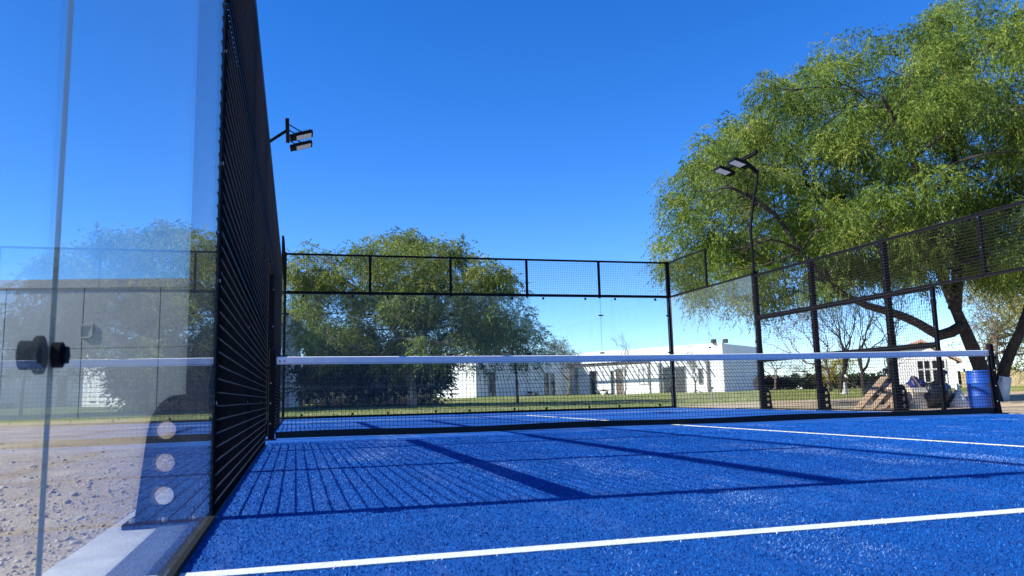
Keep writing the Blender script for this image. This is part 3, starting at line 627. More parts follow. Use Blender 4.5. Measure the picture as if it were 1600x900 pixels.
def limb_tree(root, limbs, blobs, bark, rng, rmin=.012, twigs=3, nm='trunk', main_k=9):
    mb = MB(); nodes = []; rads = []
    for P, r0_, r1_ in limbs:
        q = tubes_curve(P, 14); rr = np.linspace(r0_, r1_, 14)*(1+rng.normal(0, .03, 14)); mb.tube(q, rr, main_k); nodes.append(q); rads.append(rr)
    tr = mb.build(nm, bark, root, True); nodes = np.concatenate(nodes); rads = np.concatenate(rads)
    br = MB()
    for (x, y, z, r_) in blobs:
        c = np.array([x, y, z]); dd = np.linalg.norm(nodes-c, axis=1)+np.maximum(0, nodes[:, 2]-z)*.8; k = int(np.argmin(dd)); s = nodes[k]
        mid = (s+c)/2+np.array([0, 0, .12*dd[k]])+rng.normal(0, .06*dd[k], 3); q = tubes_curve([s, mid, c], 7); ra = min(rads[k]*.55, .05); br.tube(q, np.linspace(ra, .016, 7), 5)
        for t in range(twigs):
            d = rng.normal(0, 1, 3); d /= np.linalg.norm(d); d[2] = abs(d[2])*.6-.1; e = c+d*r_*.95; m_ = q[4]; br.tube(tubes_curve([m_, (m_+e)/2+rng.normal(0, .1*r_, 3), e], 5), np.linspace(.016, .005, 5), 4)
    br.build('branches', bark, root, True)
    return tr
BIG = [(19.49, 14.81, 5.77, 0.73),(18.75, 18.44, 8.41, 0.64),(19.08, 18.61, 4.57, 0.84),(17.32, 19.24, 8.9, 0.99),(22.84, 17.5, 10.7, 0.66),(16.73, 16.28, 7.77, 0.65),(13.97, 15.45, 4.05, 0.76),(23.4, 16.98, 10.06, 0.71),(22.4, 16.66, 7.54, 0.99),(14.15, 15.32, 4.99, 0.79),(16.84, 19.63, 7.88, 0.91),(23.48, 16.65, 9.39, 0.65),(23.85, 17.93, 9.5, 0.91),(23.18, 16.64, 6.51, 0.8),(18.64, 16.84, 7.25, 0.95),(23.69, 17.8, 3.13, 0.62),(14.88, 15.01, 7.53, 0.99),(18.88, 13.77, 6.34, 0.76),(15.97, 16.98, 7.72, 1.0),(19.65, 18.98, 11.75, 0.63),(22.82, 17.74, 6.91, 0.87),(20.49, 17.72, 9.4, 0.66),(17.03, 14.34, 4.41, 0.63),(18.36, 15.0, 5.34, 0.95),(19.28, 14.36, 3.71, 0.94),(19.46, 16.61, 6.65, 0.83),(20.37, 16.26, 3.24, 0.88),(17.55, 15.0, 7.49, 0.95),(17.97, 20.49, 4.29, 0.79),(17.01, 17.92, 6.21, 0.76),(22.34, 17.7, 4.08, 0.62),(21.18, 16.69, 7.79, 0.9),(21.77, 16.51, 5.92, 0.79),(17.39, 14.44, 3.51, 0.71),(15.0, 16.23, 7.29, 0.76),(17.81, 16.55, 9.23, 0.92),(21.55, 18.44, 6.81, 0.68),(20.36, 19.73, 4.12, 0.64),(19.89, 15.98, 10.17, 0.73),(17.27, 16.1, 7.15, 0.9),(20.75, 16.11, 5.29, 0.89),(16.16, 13.78, 8.64, 0.96),(20.06, 19.24, 5.53, 0.6),(16.38, 15.52, 7.82, 0.63),(14.48, 14.54, 6.45, 0.74),(18.97, 17.08, 10.29, 0.49),(14.05, 21.5, 3.28, 0.38),(14.75, 18.95, 9.44, 0.43),(15.35, 18.46, 9.36, 0.31),(14.52, 21.04, 2.94, 0.45),(18.31, 17.23, 10.6, 0.41),(16.31, 17.5, 10.06, 0.37),(12.97, 20.41, 3.28, 0.42),(10.42, 19.68, 3.11, 0.42),(10.78, 21.44, 4.9, 0.41),(10.97, 21.38, 6.09, 0.41),(12.45, 20.93, 3.17, 0.38),(10.56, 20.36, 5.77, 0.49),(19.03, 17.8, 10.61, 0.46),(17.92, 17.15, 10.72, 0.28),(10.98, 20.89, 6.06, 0.49),(10.62, 19.6, 6.1, 0.35),(12.85, 18.03, 8.16, 0.31),(12.15, 17.95, 8.23, 0.47),(13.12, 18.97, 8.55, 0.4),(12.47, 20.27, 2.66, 0.46),(16.04, 19.8, 10.04, 0.39),(9.71, 18.79, 4.87, 0.36),(11.31, 18.91, 2.57, 0.35),(12.37, 19.57, 2.52, 0.29),(10.69, 19.39, 6.56, 0.28),(12.29, 21.49, 7.78, 0.28),(14.83, 18.23, 9.76, 0.45),(10.95, 18.78, 6.88, 0.46),(10.87, 20.87, 5.35, 0.45),(19.14, 17.26, 11.17, 0.39),(10.14, 19.04, 3.59, 0.5),(11.75, 21.29, 7.12, 0.38),(17.25, 17.69, 10.29, 0.37),(10.19, 18.53, 6.0, 0.36),(10.54, 19.03, 2.63, 0.38),(14.67, 18.36, 9.16, 0.39),(11.94, 21.82, 3.59, 0.42),(10.99, 20.82, 3.67, 0.35),(15.03, 19.7, 9.93, 0.34),(19.37, 16.81, 9.92, 0.92),(17.51, 21.06, 6.67, 1.17),(15.04, 21.44, 6.02, 0.79),(22.25, 17.33, 5.92, 1.07),(15.41, 21.71, 5.14, 0.75),(23.21, 19.09, 5.7, 1.1),(18.39, 22.35, 5.18, 0.68),(21.72, 17.31, 7.68, 0.7),(22.64, 20.42, 9.96, 0.78),(18.63, 19.36, 8.12, 0.73),(13.75, 22.45, 5.18, 0.95),(17.35, 15.11, 3.48, 0.83),(19.48, 20.01, 5.64, 0.92),(17.68, 18.3, 9.62, 0.69),(18.52, 21.04, 7.24, 0.85),(17.88, 22.2, 9.27, 0.85),(14.72, 19.18, 8.28, 0.67),(21.3, 17.26, 8.97, 0.82),(12.67, 18.55, 5.89, 0.98),(17.68, 17.71, 10.25, 0.85),(14.63, 18.26, 5.08, 0.73),(18.66, 14.07, 5.22, 0.66),(16.87, 20.47, 9.78, 0.8),(15.18, 19.73, 4.5, 1.07),(21.29, 18.55, 5.21, 1.0),(22.72, 18.03, 5.17, 0.95),(20.59, 19.22, 8.99, 0.98),(17.08, 14.61, 5.74, 0.93),(12.51, 16.58, 4.18, 1.12),(20.47, 15.78, 7.0, 0.84),(19.09, 17.79, 9.89, 1.0),(11.26, 17.55, 5.78, 0.98),(21.44, 18.89, 7.64, 1.01),(15.39, 20.27, 5.71, 1.02),(16.68, 18.21, 8.18, 1.16),(20.71, 20.78, 7.84, 0.74),(25.01, 19.46, 7.92, 1.09),(23.75, 18.06, 7.04, 0.95),(14.73, 23.4, 8.11, 1.15),(14.09, 24.33, 5.04, 0.92),(17.33, 21.82, 7.69, 1.05),(20.27, 19.64, 4.51, 1.05),(15.43, 16.22, 8.24, 1.2),(20.42, 16.66, 9.58, 0.98),(10.78, 16.71, 4.67, 0.76),(15.48, 21.08, 9.98, 0.96),(20.85, 16.25, 4.55, 0.81),(19.55, 18.49, 6.62, 1.19),(22.21, 19.87, 6.15, 0.79),(14.38, 18.2, 8.64, 0.77),(19.15, 15.29, 8.88, 1.03),(15.87, 20.97, 6.52, 1.09),(14.93, 16.79, 6.53, 0.65),(11.76, 19.34, 3.51, 0.86),(17.55, 19.29, 8.06, 0.96),(16.34, 15.44, 5.26, 1.09),(20.62, 20.22, 9.6, 0.64),(10.38, 16.95, 3.64, 0.7),(17.63, 19.84, 5.13, 0.64),(13.02, 18.9, 4.8, 0.73),(19.58, 19.2, 11.07, 1.06),(18.92, 20.73, 9.16, 1.12),(10.35, 17.58, 5.95, 0.72),(19.47, 20.64, 10.21, 0.83),(11.35, 18.48, 5.31, 0.66),(18.4, 20.2, 4.5, 1.18),(14.16, 16.49, 4.47, 1.05),(12.04, 17.02, 7.79, 0.86),(17.78, 15.91, 6.63, 0.69),(25.01, 20.35, 4.41, 0.81),(17.02, 19.22, 10.34, 0.64),(10.79, 18.82, 6.51, 0.67),(18.77, 19.04, 7.16, 0.66),(12.24, 17.36, 3.07, 0.63),(17.89, 22.97, 6.28, 0.92),(9.64, 16.68, 5.03, 1.09),(15.96, 17.69, 6.39, 0.8),(13.66, 21.05, 8.2, 0.97),(18.22, 16.08, 9.29, 0.71),(21.23, 20.8, 9.95, 0.77),(22.34, 21.66, 6.52, 1.04),(21.61, 18.87, 8.75, 0.69),(22.38, 21.3, 9.23, 0.66),(14.42, 18.99, 4.32, 0.89),(14.63, 21.14, 4.63, 1.13),(12.94, 21.52, 7.14, 0.82),(20.97, 22.15, 5.29, 0.92),(15.67, 19.81, 7.65, 0.95),(16.13, 19.99, 4.0, 0.95),(13.83, 15.91, 6.48, 1.13),(13.59, 17.51, 7.28, 1.16),(18.65, 17.04, 8.22, 0.87),(18.84, 15.11, 4.05, 0.88),(26.79, 20.24, 11.45, 0.85),(14.02, 23.54, 5.46, 0.75),(16.33, 20.48, 7.57, 0.8),(21.05, 21.31, 8.61, 0.71),(16.76, 17.13, 9.19, 1.05),(12.75, 20.53, 6.1, 0.93),(12.75, 20.89, 4.09, 1.02),(20.16, 15.25, 6.31, 0.89),(17.78, 17.82, 7.38, 1.11),(18.85, 15.58, 6.57, 0.76),(23.24, 19.28, 9.34, 0.65),(15.78, 17.38, 4.05, 0.95),(20.95, 21.32, 6.53, 0.71),(23.29, 20.84, 8.46, 1.17),(23.63, 21.22, 6.73, 1.02),(13.46, 19.73, 8.13, 0.93),(21.61, 16.25, 5.17, 0.78),(23.28, 17.69, 6.3, 0.81),(17.87, 15.31, 8.85, 1.02),(21.15, 17.44, 10.31, 0.74),(27.28, 20.37, 7.3, 0.8),(19.82, 17.03, 6.62, 1.17),(13.18, 20.66, 7.0, 0.65),(17.06, 14.51, 6.8, 0.62),(22.87, 19.69, 4.22, 0.63),(14.22, 21.13, 6.63, 0.81),(19.32, 19.85, 7.84, 0.79),(15.06, 18.0, 7.48, 0.37),(11.49, 20.07, 6.07, 0.43),(15.07, 17.38, 9.4, 0.36),(13.94, 19.24, 7.25, 0.34),(13.65, 20.98, 5.15, 0.31),(17.66, 20.5, 5.18, 0.32),(12.68, 20.35, 7.05, 0.36),(12.51, 18.1, 4.63, 0.43),(11.7, 20.38, 3.37, 0.43),(13.77, 17.61, 7.95, 0.46),(15.11, 17.35, 5.32, 0.39),(13.73, 21.25, 6.08, 0.43),(11.89, 18.47, 5.12, 0.32),(16.5, 20.15, 7.57, 0.34),(11.31, 20.98, 4.13, 0.46),(14.17, 19.89, 5.14, 0.35),(12.88, 18.85, 3.33, 0.33),(15.44, 20.84, 5.13, 0.45),(13.11, 20.65, 4.52, 0.31),(15.44, 18.92, 8.08, 0.37),(16.49, 20.31, 7.13, 0.46),(15.19, 17.1, 7.69, 0.43),(13.06, 17.17, 6.75, 0.35),(15.51, 17.25, 7.99, 0.4),(11.97, 17.36, 8.18, 0.39),(16.52, 19.83, 6.34, 0.4),(15.82, 18.27, 4.76, 0.33),(13.59, 16.89, 4.27, 0.31),(10.29, 19.26, 4.9, 0.46),(15.82, 18.3, 5.26, 0.47),(10.17, 17.72, 4.33, 0.35),(13.62, 18.84, 4.44, 0.39),(15.29, 19.89, 4.82, 0.48),(16.16, 19.58, 7.54, 0.42),(12.64, 19.67, 6.32, 0.49),(12.93, 18.52, 7.95, 0.36),(13.51, 17.69, 3.18, 0.31),(16.8, 20.35, 5.83, 0.37),(14.71, 18.78, 3.63, 0.35),(10.96, 18.48, 6.1, 0.36)]
BIG += [(18.63, 20.46, 4.48, 0.79),(18.68, 19.07, 4.22, 0.67),(20.1, 22.66, 4.69, 0.57),(15.58, 19.71, 5.06, 0.61),(16.23, 20.85, 3.84, 0.77),(18.21, 21.07, 4.3, 0.68),(18.62, 18.48, 4.36, 0.52),(20.8, 21.34, 5.84, 0.79),(20.17, 18.65, 3.96, 0.77),(18.73, 17.44, 4.59, 0.65),(18.48, 17.62, 5.45, 0.58),(18.6, 18.79, 4.97, 0.62),(21.11, 19.77, 5.93, 0.62),(18.93, 22.49, 4.28, 0.54),(20.15, 23.01, 4.18, 0.55),(15.51, 20.47, 4.64, 0.74),(20.86, 17.53, 3.97, 0.61),(15.49, 19.79, 3.92, 0.53),(18.59, 20.19, 5.8, 0.6),(22.48, 20.53, 6.16, 0.53),(17.87, 20.49, 4.34, 0.73),(17.94, 19.32, 5.32, 0.67),(24.29, 21.62, 6.52, 0.68),(24.89, 21.15, 5.04, 0.65),(17.27, 19.54, 5.27, 0.6),(17.19, 22.19, 3.62, 0.68)]
BIG += [(12.7, 24.85, 4.27, 0.53),(15.33, 22.32, 3.33, 0.51),(15.9, 22.45, 8.78, 0.66),(14.62, 21.5, 3.4, 0.62),(12.61, 20.85, 6.13, 0.52),(14.7, 21.06, 5.17, 0.73),(13.71, 22.86, 4.4, 0.59),(12.05, 20.86, 5.31, 0.61),(13.97, 22.15, 4.4, 0.54),(13.51, 24.78, 4.04, 0.54),(16.53, 22.74, 7.88, 0.72),(13.41, 20.44, 7.82, 0.58),(14.72, 23.55, 7.26, 0.48),(13.77, 24.39, 5.65, 0.52),(15.12, 22.59, 9.3, 0.53),(14.77, 23.18, 6.21, 0.53),(14.75, 22.43, 8.27, 0.77),(11.35, 21.22, 6.53, 0.67),(14.01, 23.46, 7.49, 0.59),(14.89, 22.79, 4.23, 0.79),(13.87, 22.12, 8.48, 0.51),(14.78, 21.34, 8.2, 0.59),(13.36, 23.66, 5.11, 0.54),(11.51, 22.83, 4.74, 0.77),(13.56, 24.03, 7.52, 0.79),(13.91, 23.02, 4.93, 0.75),(11.52, 22.65, 5.68, 0.44),(12.34, 22.56, 7.17, 0.71),(13.6, 22.85, 3.88, 0.56),(16.19, 23.01, 9.22, 0.68),(16.83, 23.13, 8.9, 0.45),(14.3, 19.87, 5.79, 0.48),(15.43, 21.74, 4.91, 0.76),(14.68, 23.18, 5.1, 0.59),(12.16, 22.52, 3.35, 0.59),(12.41, 22.87, 5.97, 0.58),(12.47, 22.13, 5.89, 0.72),(11.08, 21.9, 4.46, 0.77),(13.81, 23.87, 8.18, 0.44),(15.78, 22.35, 7.73, 0.47),(13.8, 19.98, 7.02, 0.74),(14.47, 23.72, 8.85, 0.7),(12.09, 20.62, 6.92, 0.53),(14.3, 21.43, 4.29, 0.55),(14.62, 22.49, 7.14, 0.78),(14.61, 24.03, 4.43, 0.67),(16.95, 23.65, 5.13, 0.62),(12.25, 24.99, 4.97, 0.43),(13.92, 21.58, 7.64, 0.77),(12.48, 22.4, 5.31, 0.77),(15.01, 20.81, 7.26, 0.57),(15.5, 23.56, 5.53, 0.75),(12.54, 23.39, 3.72, 0.42),(11.59, 22.44, 4.13, 0.74),(14.96, 23.3, 3.38, 0.45),(24.02, 21.93, 4.06, 0.67),(17.65, 20.14, 5.56, 0.5),(18.79, 18.62, 3.8, 0.47),(23.48, 21.25, 5.57, 0.71),(19.11, 18.87, 5.89, 0.6),(21.35, 20.56, 4.56, 0.71),(24.41, 21.47, 4.24, 0.53),(15.89, 20.16, 4.85, 0.49),(18.26, 20.4, 5.66, 0.56),(18.23, 22.79, 5.58, 0.47),(18.35, 18.3, 5.77, 0.58),(17.81, 22.72, 4.6, 0.55),(15.25, 20.97, 3.65, 0.46),(20.98, 22.51, 4.89, 0.58),(21.82, 21.33, 4.99, 0.72),(16.53, 22.19, 4.04, 0.58),(17.26, 23.63, 4.9, 0.52),(21.45, 21.35, 6.21, 0.46),(19.32, 21.99, 5.62, 0.51),(15.1, 19.47, 3.68, 0.73),(17.78, 22.03, 4.08, 0.7),(22.46, 18.62, 3.56, 0.53),(18.67, 18.4, 4.37, 0.69),(15.67, 21.03, 4.98, 0.64),(17.23, 21.8, 4.07, 0.51)]
BIG += [(19.39, 17.71, 3.7, 0.7),(13.95, 18.22, 4.17, 0.45),(19.99, 19.33, 3.8, 0.62),(17.53, 17.11, 4.77, 0.42),(17.4, 21.85, 4.03, 0.43),(14.23, 17.91, 4.22, 0.57),(16.46, 21.78, 3.4, 0.54),(15.48, 17.76, 3.32, 0.43),(18.24, 17.95, 3.65, 0.53),(14.98, 22.38, 5.17, 0.55),(12.38, 18.45, 4.16, 0.6),(20.28, 18.79, 5.43, 0.44),(16.01, 18.14, 4.24, 0.62),(18.77, 18.64, 4.2, 0.58),(22.41, 20.48, 4.66, 0.58),(16.42, 22.13, 5.58, 0.57),(17.14, 17.26, 4.3, 0.43),(19.17, 17.35, 3.94, 0.7),(15.83, 18.04, 3.26, 0.51),(17.15, 18.56, 3.53, 0.52),(17.84, 21.53, 4.37, 0.7),(16.87, 20.94, 5.5, 0.65),(16.98, 21.67, 5.54, 0.52),(22.56, 21.14, 3.75, 0.7),(16.04, 21.6, 5.13, 0.67),(19.12, 20.59, 5.76, 0.56),(14.84, 21.89, 3.36, 0.46),(18.34, 21.49, 4.24, 0.46),(20.04, 18.98, 4.3, 0.48),(15.17, 20.74, 4.17, 0.62),(17.81, 19.64, 3.82, 0.59),(17.06, 18.64, 4.3, 0.68),(23.29, 19.18, 5.83, 0.49),(20.17, 16.94, 3.62, 0.62),(16.06, 19.61, 3.32, 0.5),(24.12, 20.69, 5.22, 0.58),(21.22, 19.7, 5.95, 0.64),(21.18, 19.55, 3.45, 0.42),(14.27, 19.93, 4.47, 0.51),(18.97, 20.63, 4.94, 0.59),(19.55, 20.99, 4.28, 0.52),(19.18, 20.58, 3.67, 0.43),(21.12, 18.09, 4.29, 0.43),(14.35, 19.74, 2.85, 0.43),(18.29, 20.03, 5.64, 0.48),(16.78, 17.76, 3.48, 0.54),(18.59, 21.73, 5.12, 0.51),(15.04, 23.17, 3.21, 0.6),(21.88, 18.45, 4.93, 0.68),(20.09, 17.74, 4.8, 0.66)]
def big_tree():
    rng = np.random.default_rng(21)
    root = thing('shade_tree', 'large feathery green shade tree leaning over the right side fence', 'tree', loc=(18.6, 17.9, 0))
    limbs = [([(18.42, 17.95, -.35), (18.36, 17.92, .15), (18.12, 17.91, .69), (17.71, 17.9, 1.72), (17.61, 18.12, 2.53), (17.33, 18.33, 3.8), (16.97, 18.56, 5.85), (16.16, 18.47, 8.0)], .26, .05),
             ([(17.61, 18.12, 2.5), (18.2, 18.4, 4.0), (18.69, 18.67, 5.4), (18.69, 18.69, 8.9)], .17, .04),
             ([(17.62, 17.95, 2.0), (17.02, 18.09, 1.75), (16.28, 17.94, 2.02), (15.4, 17.83, 2.31), (14.15, 17.71, 2.59), (13.06, 17.71, 3.27), (11.9, 17.83, 4.91), (10.9, 18.21, 5.63)], .16, .035),
             ([(18.6, 17.95, -.2), (18.62, 17.86, .3), (18.74, 17.72, 1.02), (19.17, 17.45, 2.03), (19.79, 17.38, 3.51), (20.35, 17.28, 5.31), (20.69, 17.28, 7.54)], .20, .05),
             ([(17.33, 18.33, 3.8), (16.2, 19.4, 5.2), (15.0, 20.6, 6.6), (14.2, 21.4, 7.6)], .13, .03),
             ([(17.45, 18.2, 3.2), (16.0, 17.0, 5.0), (14.6, 16.2, 6.6), (13.8, 15.9, 7.4)], .13, .03)]
    limb_tree(root, limbs, BIG[85:205], M['bark'], rng, twigs=4)
    V, F, t = sprays(clumps(BIG, rng, 7, .20, .40, .04), 345, 15, .080, .75, rng, .30, .5, .58)
    Q = V.reshape(-1, 4, 3); ok = ~((Q[:, 0, 0] < 12.2) & (Q[:, 0, 1] < 17.6)) & (Q[:, 0, 0] > 10.25); V = Q[ok].reshape(-1, 3); F = np.arange(len(V)).reshape(-1, 4); t = t[ok]
    raw_mesh('crown', V, F, M['leaf_big'], root, t)
    mb = MB(); mb.tube([(18.60, 17.95, -.3), (18.62, 17.87, .2), (18.68, 17.79, .62)], [.205, .193, .178], 14); mb.build('limewash_band', M['limewash'], root, True)
    for c in [o for o in COL.objects if o.parent == root]: c.matrix_parent_inverse = Matrix.Translation((-18.6, -17.9, 0))
big_tree()
LEFT = [b_ for b_ in [(6.61, 36.83, 5.28, 0.75),(9.87, 36.85, 3.97, 0.94),(4.75, 39.12, 2.2, 0.87),(5.06, 35.2, 4.17, 1.23),(3.43, 35.53, 6.21, 1.03),(4.99, 35.24, 2.83, 0.78),(3.36, 33.34, 6.22, 1.23),(9.7, 35.54, 5.1, 0.68),(4.04, 38.73, 5.73, 0.91),(2.79, 33.29, 1.82, 0.89),(7.81, 32.68, 3.01, 0.95),(3.34, 36.32, 3.23, 1.02),(4.99, 36.02, 7.18, 0.94),(5.52, 38.34, 3.68, 1.0),(7.69, 33.63, 3.89, 1.09),(1.54, 34.46, 5.55, 0.9),(3.83, 38.12, 4.03, 0.85),(7.84, 34.73, 3.38, 1.03),(5.25, 37.59, 7.48, 1.23),(8.94, 34.96, 5.23, 1.11),(3.84, 34.97, 2.28, 1.21),(8.51, 36.18, 5.19, 0.69),(8.82, 37.11, 3.33, 0.9),(2.98, 34.08, 4.91, 0.94),(8.59, 33.26, 5.4, 0.73),(6.89, 37.3, 6.3, 0.73),(1.71, 35.03, 2.63, 1.15),(4.77, 37.14, 2.9, 0.65),(0.65, 34.96, 5.95, 1.11),(3.36, 37.83, 2.39, 1.02),(3.38, 38.25, 6.89, 0.97),(6.28, 38.46, 2.39, 0.91),(2.87, 37.59, 3.62, 0.97),(7.56, 31.59, 3.74, 1.06),(1.2, 33.45, 2.79, 1.04),(4.58, 37.14, 4.31, 0.84),(2.5, 38.32, 2.63, 0.96),(6.15, 35.68, 6.49, 1.23),(2.32, 38.67, 3.77, 0.92),(6.35, 37.5, 4.25, 0.92),(6.9, 35.93, 4.54, 1.19),(1.71, 38.85, 5.59, 1.01),(7.51, 35.9, 3.54, 0.91),(8.99, 36.1, 3.19, 0.97),(5.17, 31.98, 4.84, 1.03),(8.85, 32.05, 3.39, 1.14),(5.89, 34.38, 2.04, 0.84),(6.44, 31.75, 4.59, 0.97),(3.94, 32.37, 1.98, 1.19),(5.66, 36.33, 3.6, 0.93),(7.49, 31.49, 5.29, 0.89),(6.26, 32.99, 6.33, 1.14),(6.59, 32.1, 2.41, 0.72),(4.39, 32.58, 4.09, 0.78),(3.82, 34.96, 4.27, 1.1),(6.14, 35.08, 5.62, 0.66),(1.32, 36.21, 2.68, 1.19),(4.39, 35.22, 5.35, 1.02),(0.74, 39.12, 4.49, 0.81),(4.57, 31.55, 5.7, 0.89),(1.22, 37.83, 3.61, 1.07),(4.75, 38.76, 5.22, 0.74),(5.42, 36.58, 1.89, 0.89),(1.54, 38.51, 6.89, 0.72),(1.47, 39.5, 6.23, 0.72),(6.64, 37.4, 2.41, 1.22),(3.67, 39.04, 4.89, 0.78),(0.53, 34.36, 3.88, 0.87),(5.31, 32.03, 2.4, 0.71),(4.79, 33.22, 4.67, 1.13),(3.13, 36.09, 4.79, 0.77),(0.8, 33.91, 5.34, 0.91),(8.03, 34.02, 5.48, 0.88),(0.66, 37.7, 5.33, 1.06),(2.11, 35.65, 5.05, 0.91)] if b_[2]-b_[3] > 1.0]
def left_tree():
    rng = np.random.default_rng(5)
    root = thing('olive_tree', 'broad olive green tree with pale twigs beyond the far glass wall', 'tree', loc=(5.35, 36.2, 0))
    limbs = [([(5.35, 36.23, -.2), (5.19, 36.06, 1.62), (4.61, 35.97, 3.34), (2.92, 36.15, 5.37)], .26, .04), ([(5.19, 36.06, 1.5), (6.07, 36.01, 3.92), (6.4, 36.1, 6.3)], .18, .03), ([(5.19, 36.06, 1.4), (6.83, 35.4, 3.0), (8.63, 34.19, 4.32)], .16, .03), ([(5.25, 36.1, 1.2), (3.2, 35.2, 2.4), (1.4, 34.8, 3.3)], .14, .03)]
    limb_tree(root, limbs, LEFT, M['greybark'], rng, twigs=7)
    V, F, t = sprays(clumps(LEFT, rng, 8, .22, .45, .03), 225, 12, .115, .5, rng, .3, .5, .7)
    raw_mesh('crown', V, F, M['leaf_left'], root, t)
    for c in [o for o in COL.objects if o.parent == root]: c.matrix_parent_inverse = Matrix.Translation((-5.35, -36.2, 0))
left_tree()
def blob_tree(name, label, cat, base, blobs, trunk_r, leafm, per, leaf, bark='bark', droop=.4, seed=1, group=None, twigs=4, elong=.8, lime=False):
    rng = np.random.default_rng(seed); root = thing(name, label, cat, group, base); x, y, z = base
    B = np.array(blobs); top = B[:, :3].mean(0)
    limbs = [([(x, y, z-.2), (x+.05*(top[0]-x), y, z+(top[2]-z)*.35), (x+.4*(top[0]-x), y+.4*(top[1]-y), z+(top[2]-z)*.7), tuple(top)], trunk_r, trunk_r*.3)]
    limb_tree(root, limbs, blobs, M[bark], rng, twigs=twigs, main_k=7)
    if per:
        V, F, t = sprays(blobs, per, 10, leaf, droop, rng, .32, .5, elong); raw_mesh('crown', V, F, M[leafm], root, t)
    if lime: MB().tube([(x, y, z-.1), (x, y, z+.55)], [trunk_r*1.12, trunk_r*1.06], 9).build('limewash_band', M['limewash'], root)
    for c in [o for o in COL.objects if o.parent == root]: c.matrix_parent_inverse = Matrix.Translation((-x, -y, -z))
blob_tree('round_tree', 'smaller dense green tree just right of the broad olive tree', 'tree', (10.6, 37.5, 0), [(10.6, 37, 3.9, 1.0), (11.1, 36.6, 3.1, 1.0), (10.0, 37.2, 3.2, 1.0), (11.3, 37, 2.4, .9), (10.4, 36.6, 2.4, .9), (9.3, 37, 2.9, .9), (8.9, 37.4, 2.2, .9)], .085, 'leaf_left', 190, .13, seed=9)
def bare(name, label, base, h, spread, seed, trunk_r=.07, leafm=None, per=0, leaf=.1, group=None, bark='twig', lime=False, depth=5):
    """open branching skeleton grown by forking; its end points may carry a thin scatter of leaves"""
    rng = np.random.default_rng(seed); root = thing(name, label, 'tree', group, base); mb = MB(); tips = []
    def grow(p, d, ln, r_, lev):
        q = p+d*ln+rng.normal(0, .06*ln, 3); mid = (p+q)/2+rng.normal(0, .07*ln, 3); mb.tube(tubes_curve([p, mid, q], 4), np.linspace(r_, r_*.66, 4), 6 if lev < 2 else 4, False)
        if lev >= depth: tips.append(q); return
        for k in range(2 if lev else 3):
            e = d+rng.normal(0, .5*spread, 3)*np.array([1, 1, .55]); e[2] += .12; e /= np.linalg.norm(e); grow(q, e, ln*rng.uniform(.66, .88), r_*.62, lev+1)
        if rng.random() < .5:
            e = d+rng.normal(0, .8*spread, 3); e /= np.linalg.norm(e); grow(mid, e, ln*.6, r_*.4, min(lev+2, depth))
    grow(np.array([0, 0, -.1]), np.array([rng.normal(0, .08), rng.normal(0, .08), 1.]), h*.27, trunk_r, 0)
    zmax = max(t[2] for t in tips); k = h/zmax
    for i in range(len(mb.V)): mb.V[i] = mb.V[i]*np.array([1, 1, k])
    mb.build('trunk', M[bark], root, True)
    if per:
        B = [(t[0], t[1], t[2]*k, .28) for t in tips]; V, F, t_ = sprays(B, per, 6, leaf, .3, rng, .35, .6, .5); raw_mesh('crown', V, F, M[leafm], root, t_)
    if lime: MB().tube([(0, 0, -.1), (0, 0, .6)], [trunk_r*1.35, trunk_r*1.2], 9).build('limewash_band', M['limewash'], root)
def gz(x, y): return float(ground_z(np.array([float(x)]), np.array([float(y)]))[0])
bare('young_tree', 'young grey green tree before the white wall, left of the dark door', (18.7, 53.4, gz(18.7, 53.4)), 4.1, .95, 3, .09, 'leaf_grey', 60, .12, depth=6)
bare('bare_tree', 'nearly bare young tree before the white wall between brown door and window', (22.6, 52.3, gz(22.6, 52.3)), 4.6, .8, 14, .06, 'leaf_grey', 3, .08)
bare('bare_tree', 'twiggy young tree before the white wall at its right end', (27.4, 51.0, gz(27.4, 51)), 3.3, 1.0, 17, .08, 'leaf_grey', 14, .09, depth=6)
bare('bare_tree', 'small bare spreading tree in front of the hedge right of the white building', (33.0, 49.5, gz(33, 49.5)), 2.7, 1.15, 19, .09, 'leaf_grey', 6, .08, depth=6)
bare('bare_tree', 'tall leafless tree with limewashed foot, left of the gabled house', (26.2, 33.8, gz(26.2, 33.8)), 5.2, .75, 23, .13, 'leaf_grey', 8, .07, depth=7, lime=True, bark='bark')
bare('bare_tree', 'slender dark stemmed tree standing in front of the gabled house wall', (27.6, 32.2, gz(27.6, 32.2)), 5.4, .55, 29, .10, None, 0, depth=6, bark='bark')
bare('bare_tree', 'leafless multi branched tree left of the far shed, before the bench', (.55, 43.0, gz(.55, 43)), 4.0, .75, 31, .12, None, 0, depth=6, bark='bark')
bare('dry_tree', 'hazy brown thicket of dry twigs between the yellow tree and the house', (29.9, 39.6, gz(29.9, 39.6)), 5.0, 1.0, 47, .10, 'leaf_brown', 26, .09, depth=6, bark='twig')
bare('bare_tree', 'dark forked leafless tree just left of the second finned post', (21.5, 26.6, gz(21.5, 26.6)), 4.6, .7, 59, .09, 'leaf_grey', 4, .07, depth=6, bark='bark')
bare('dry_tree', 'dry pale twiggy tree behind the blue barrel', (24.6, 23.4, gz(24.6, 23.4)), 4.2, 1.0, 37, .10, 'leaf_grey', 16, .08, depth=7)
blob_tree('yellow_tree', 'bright yellow leaved small tree between two posts of the right fence', 'tree', (37.6, 49.6, gz(37.6, 49.6)), [(36.6, 49, 1.75, .7), (37.2, 49, 2.2, .75), (38.0, 49, 2.4, .7), (38.6, 49, 2.3, .7), (36.9, 49, 1.3, .6), (37.6, 49, 1.5, .7)], .12, 'leaf_yellow', 190, .12, seed=41)
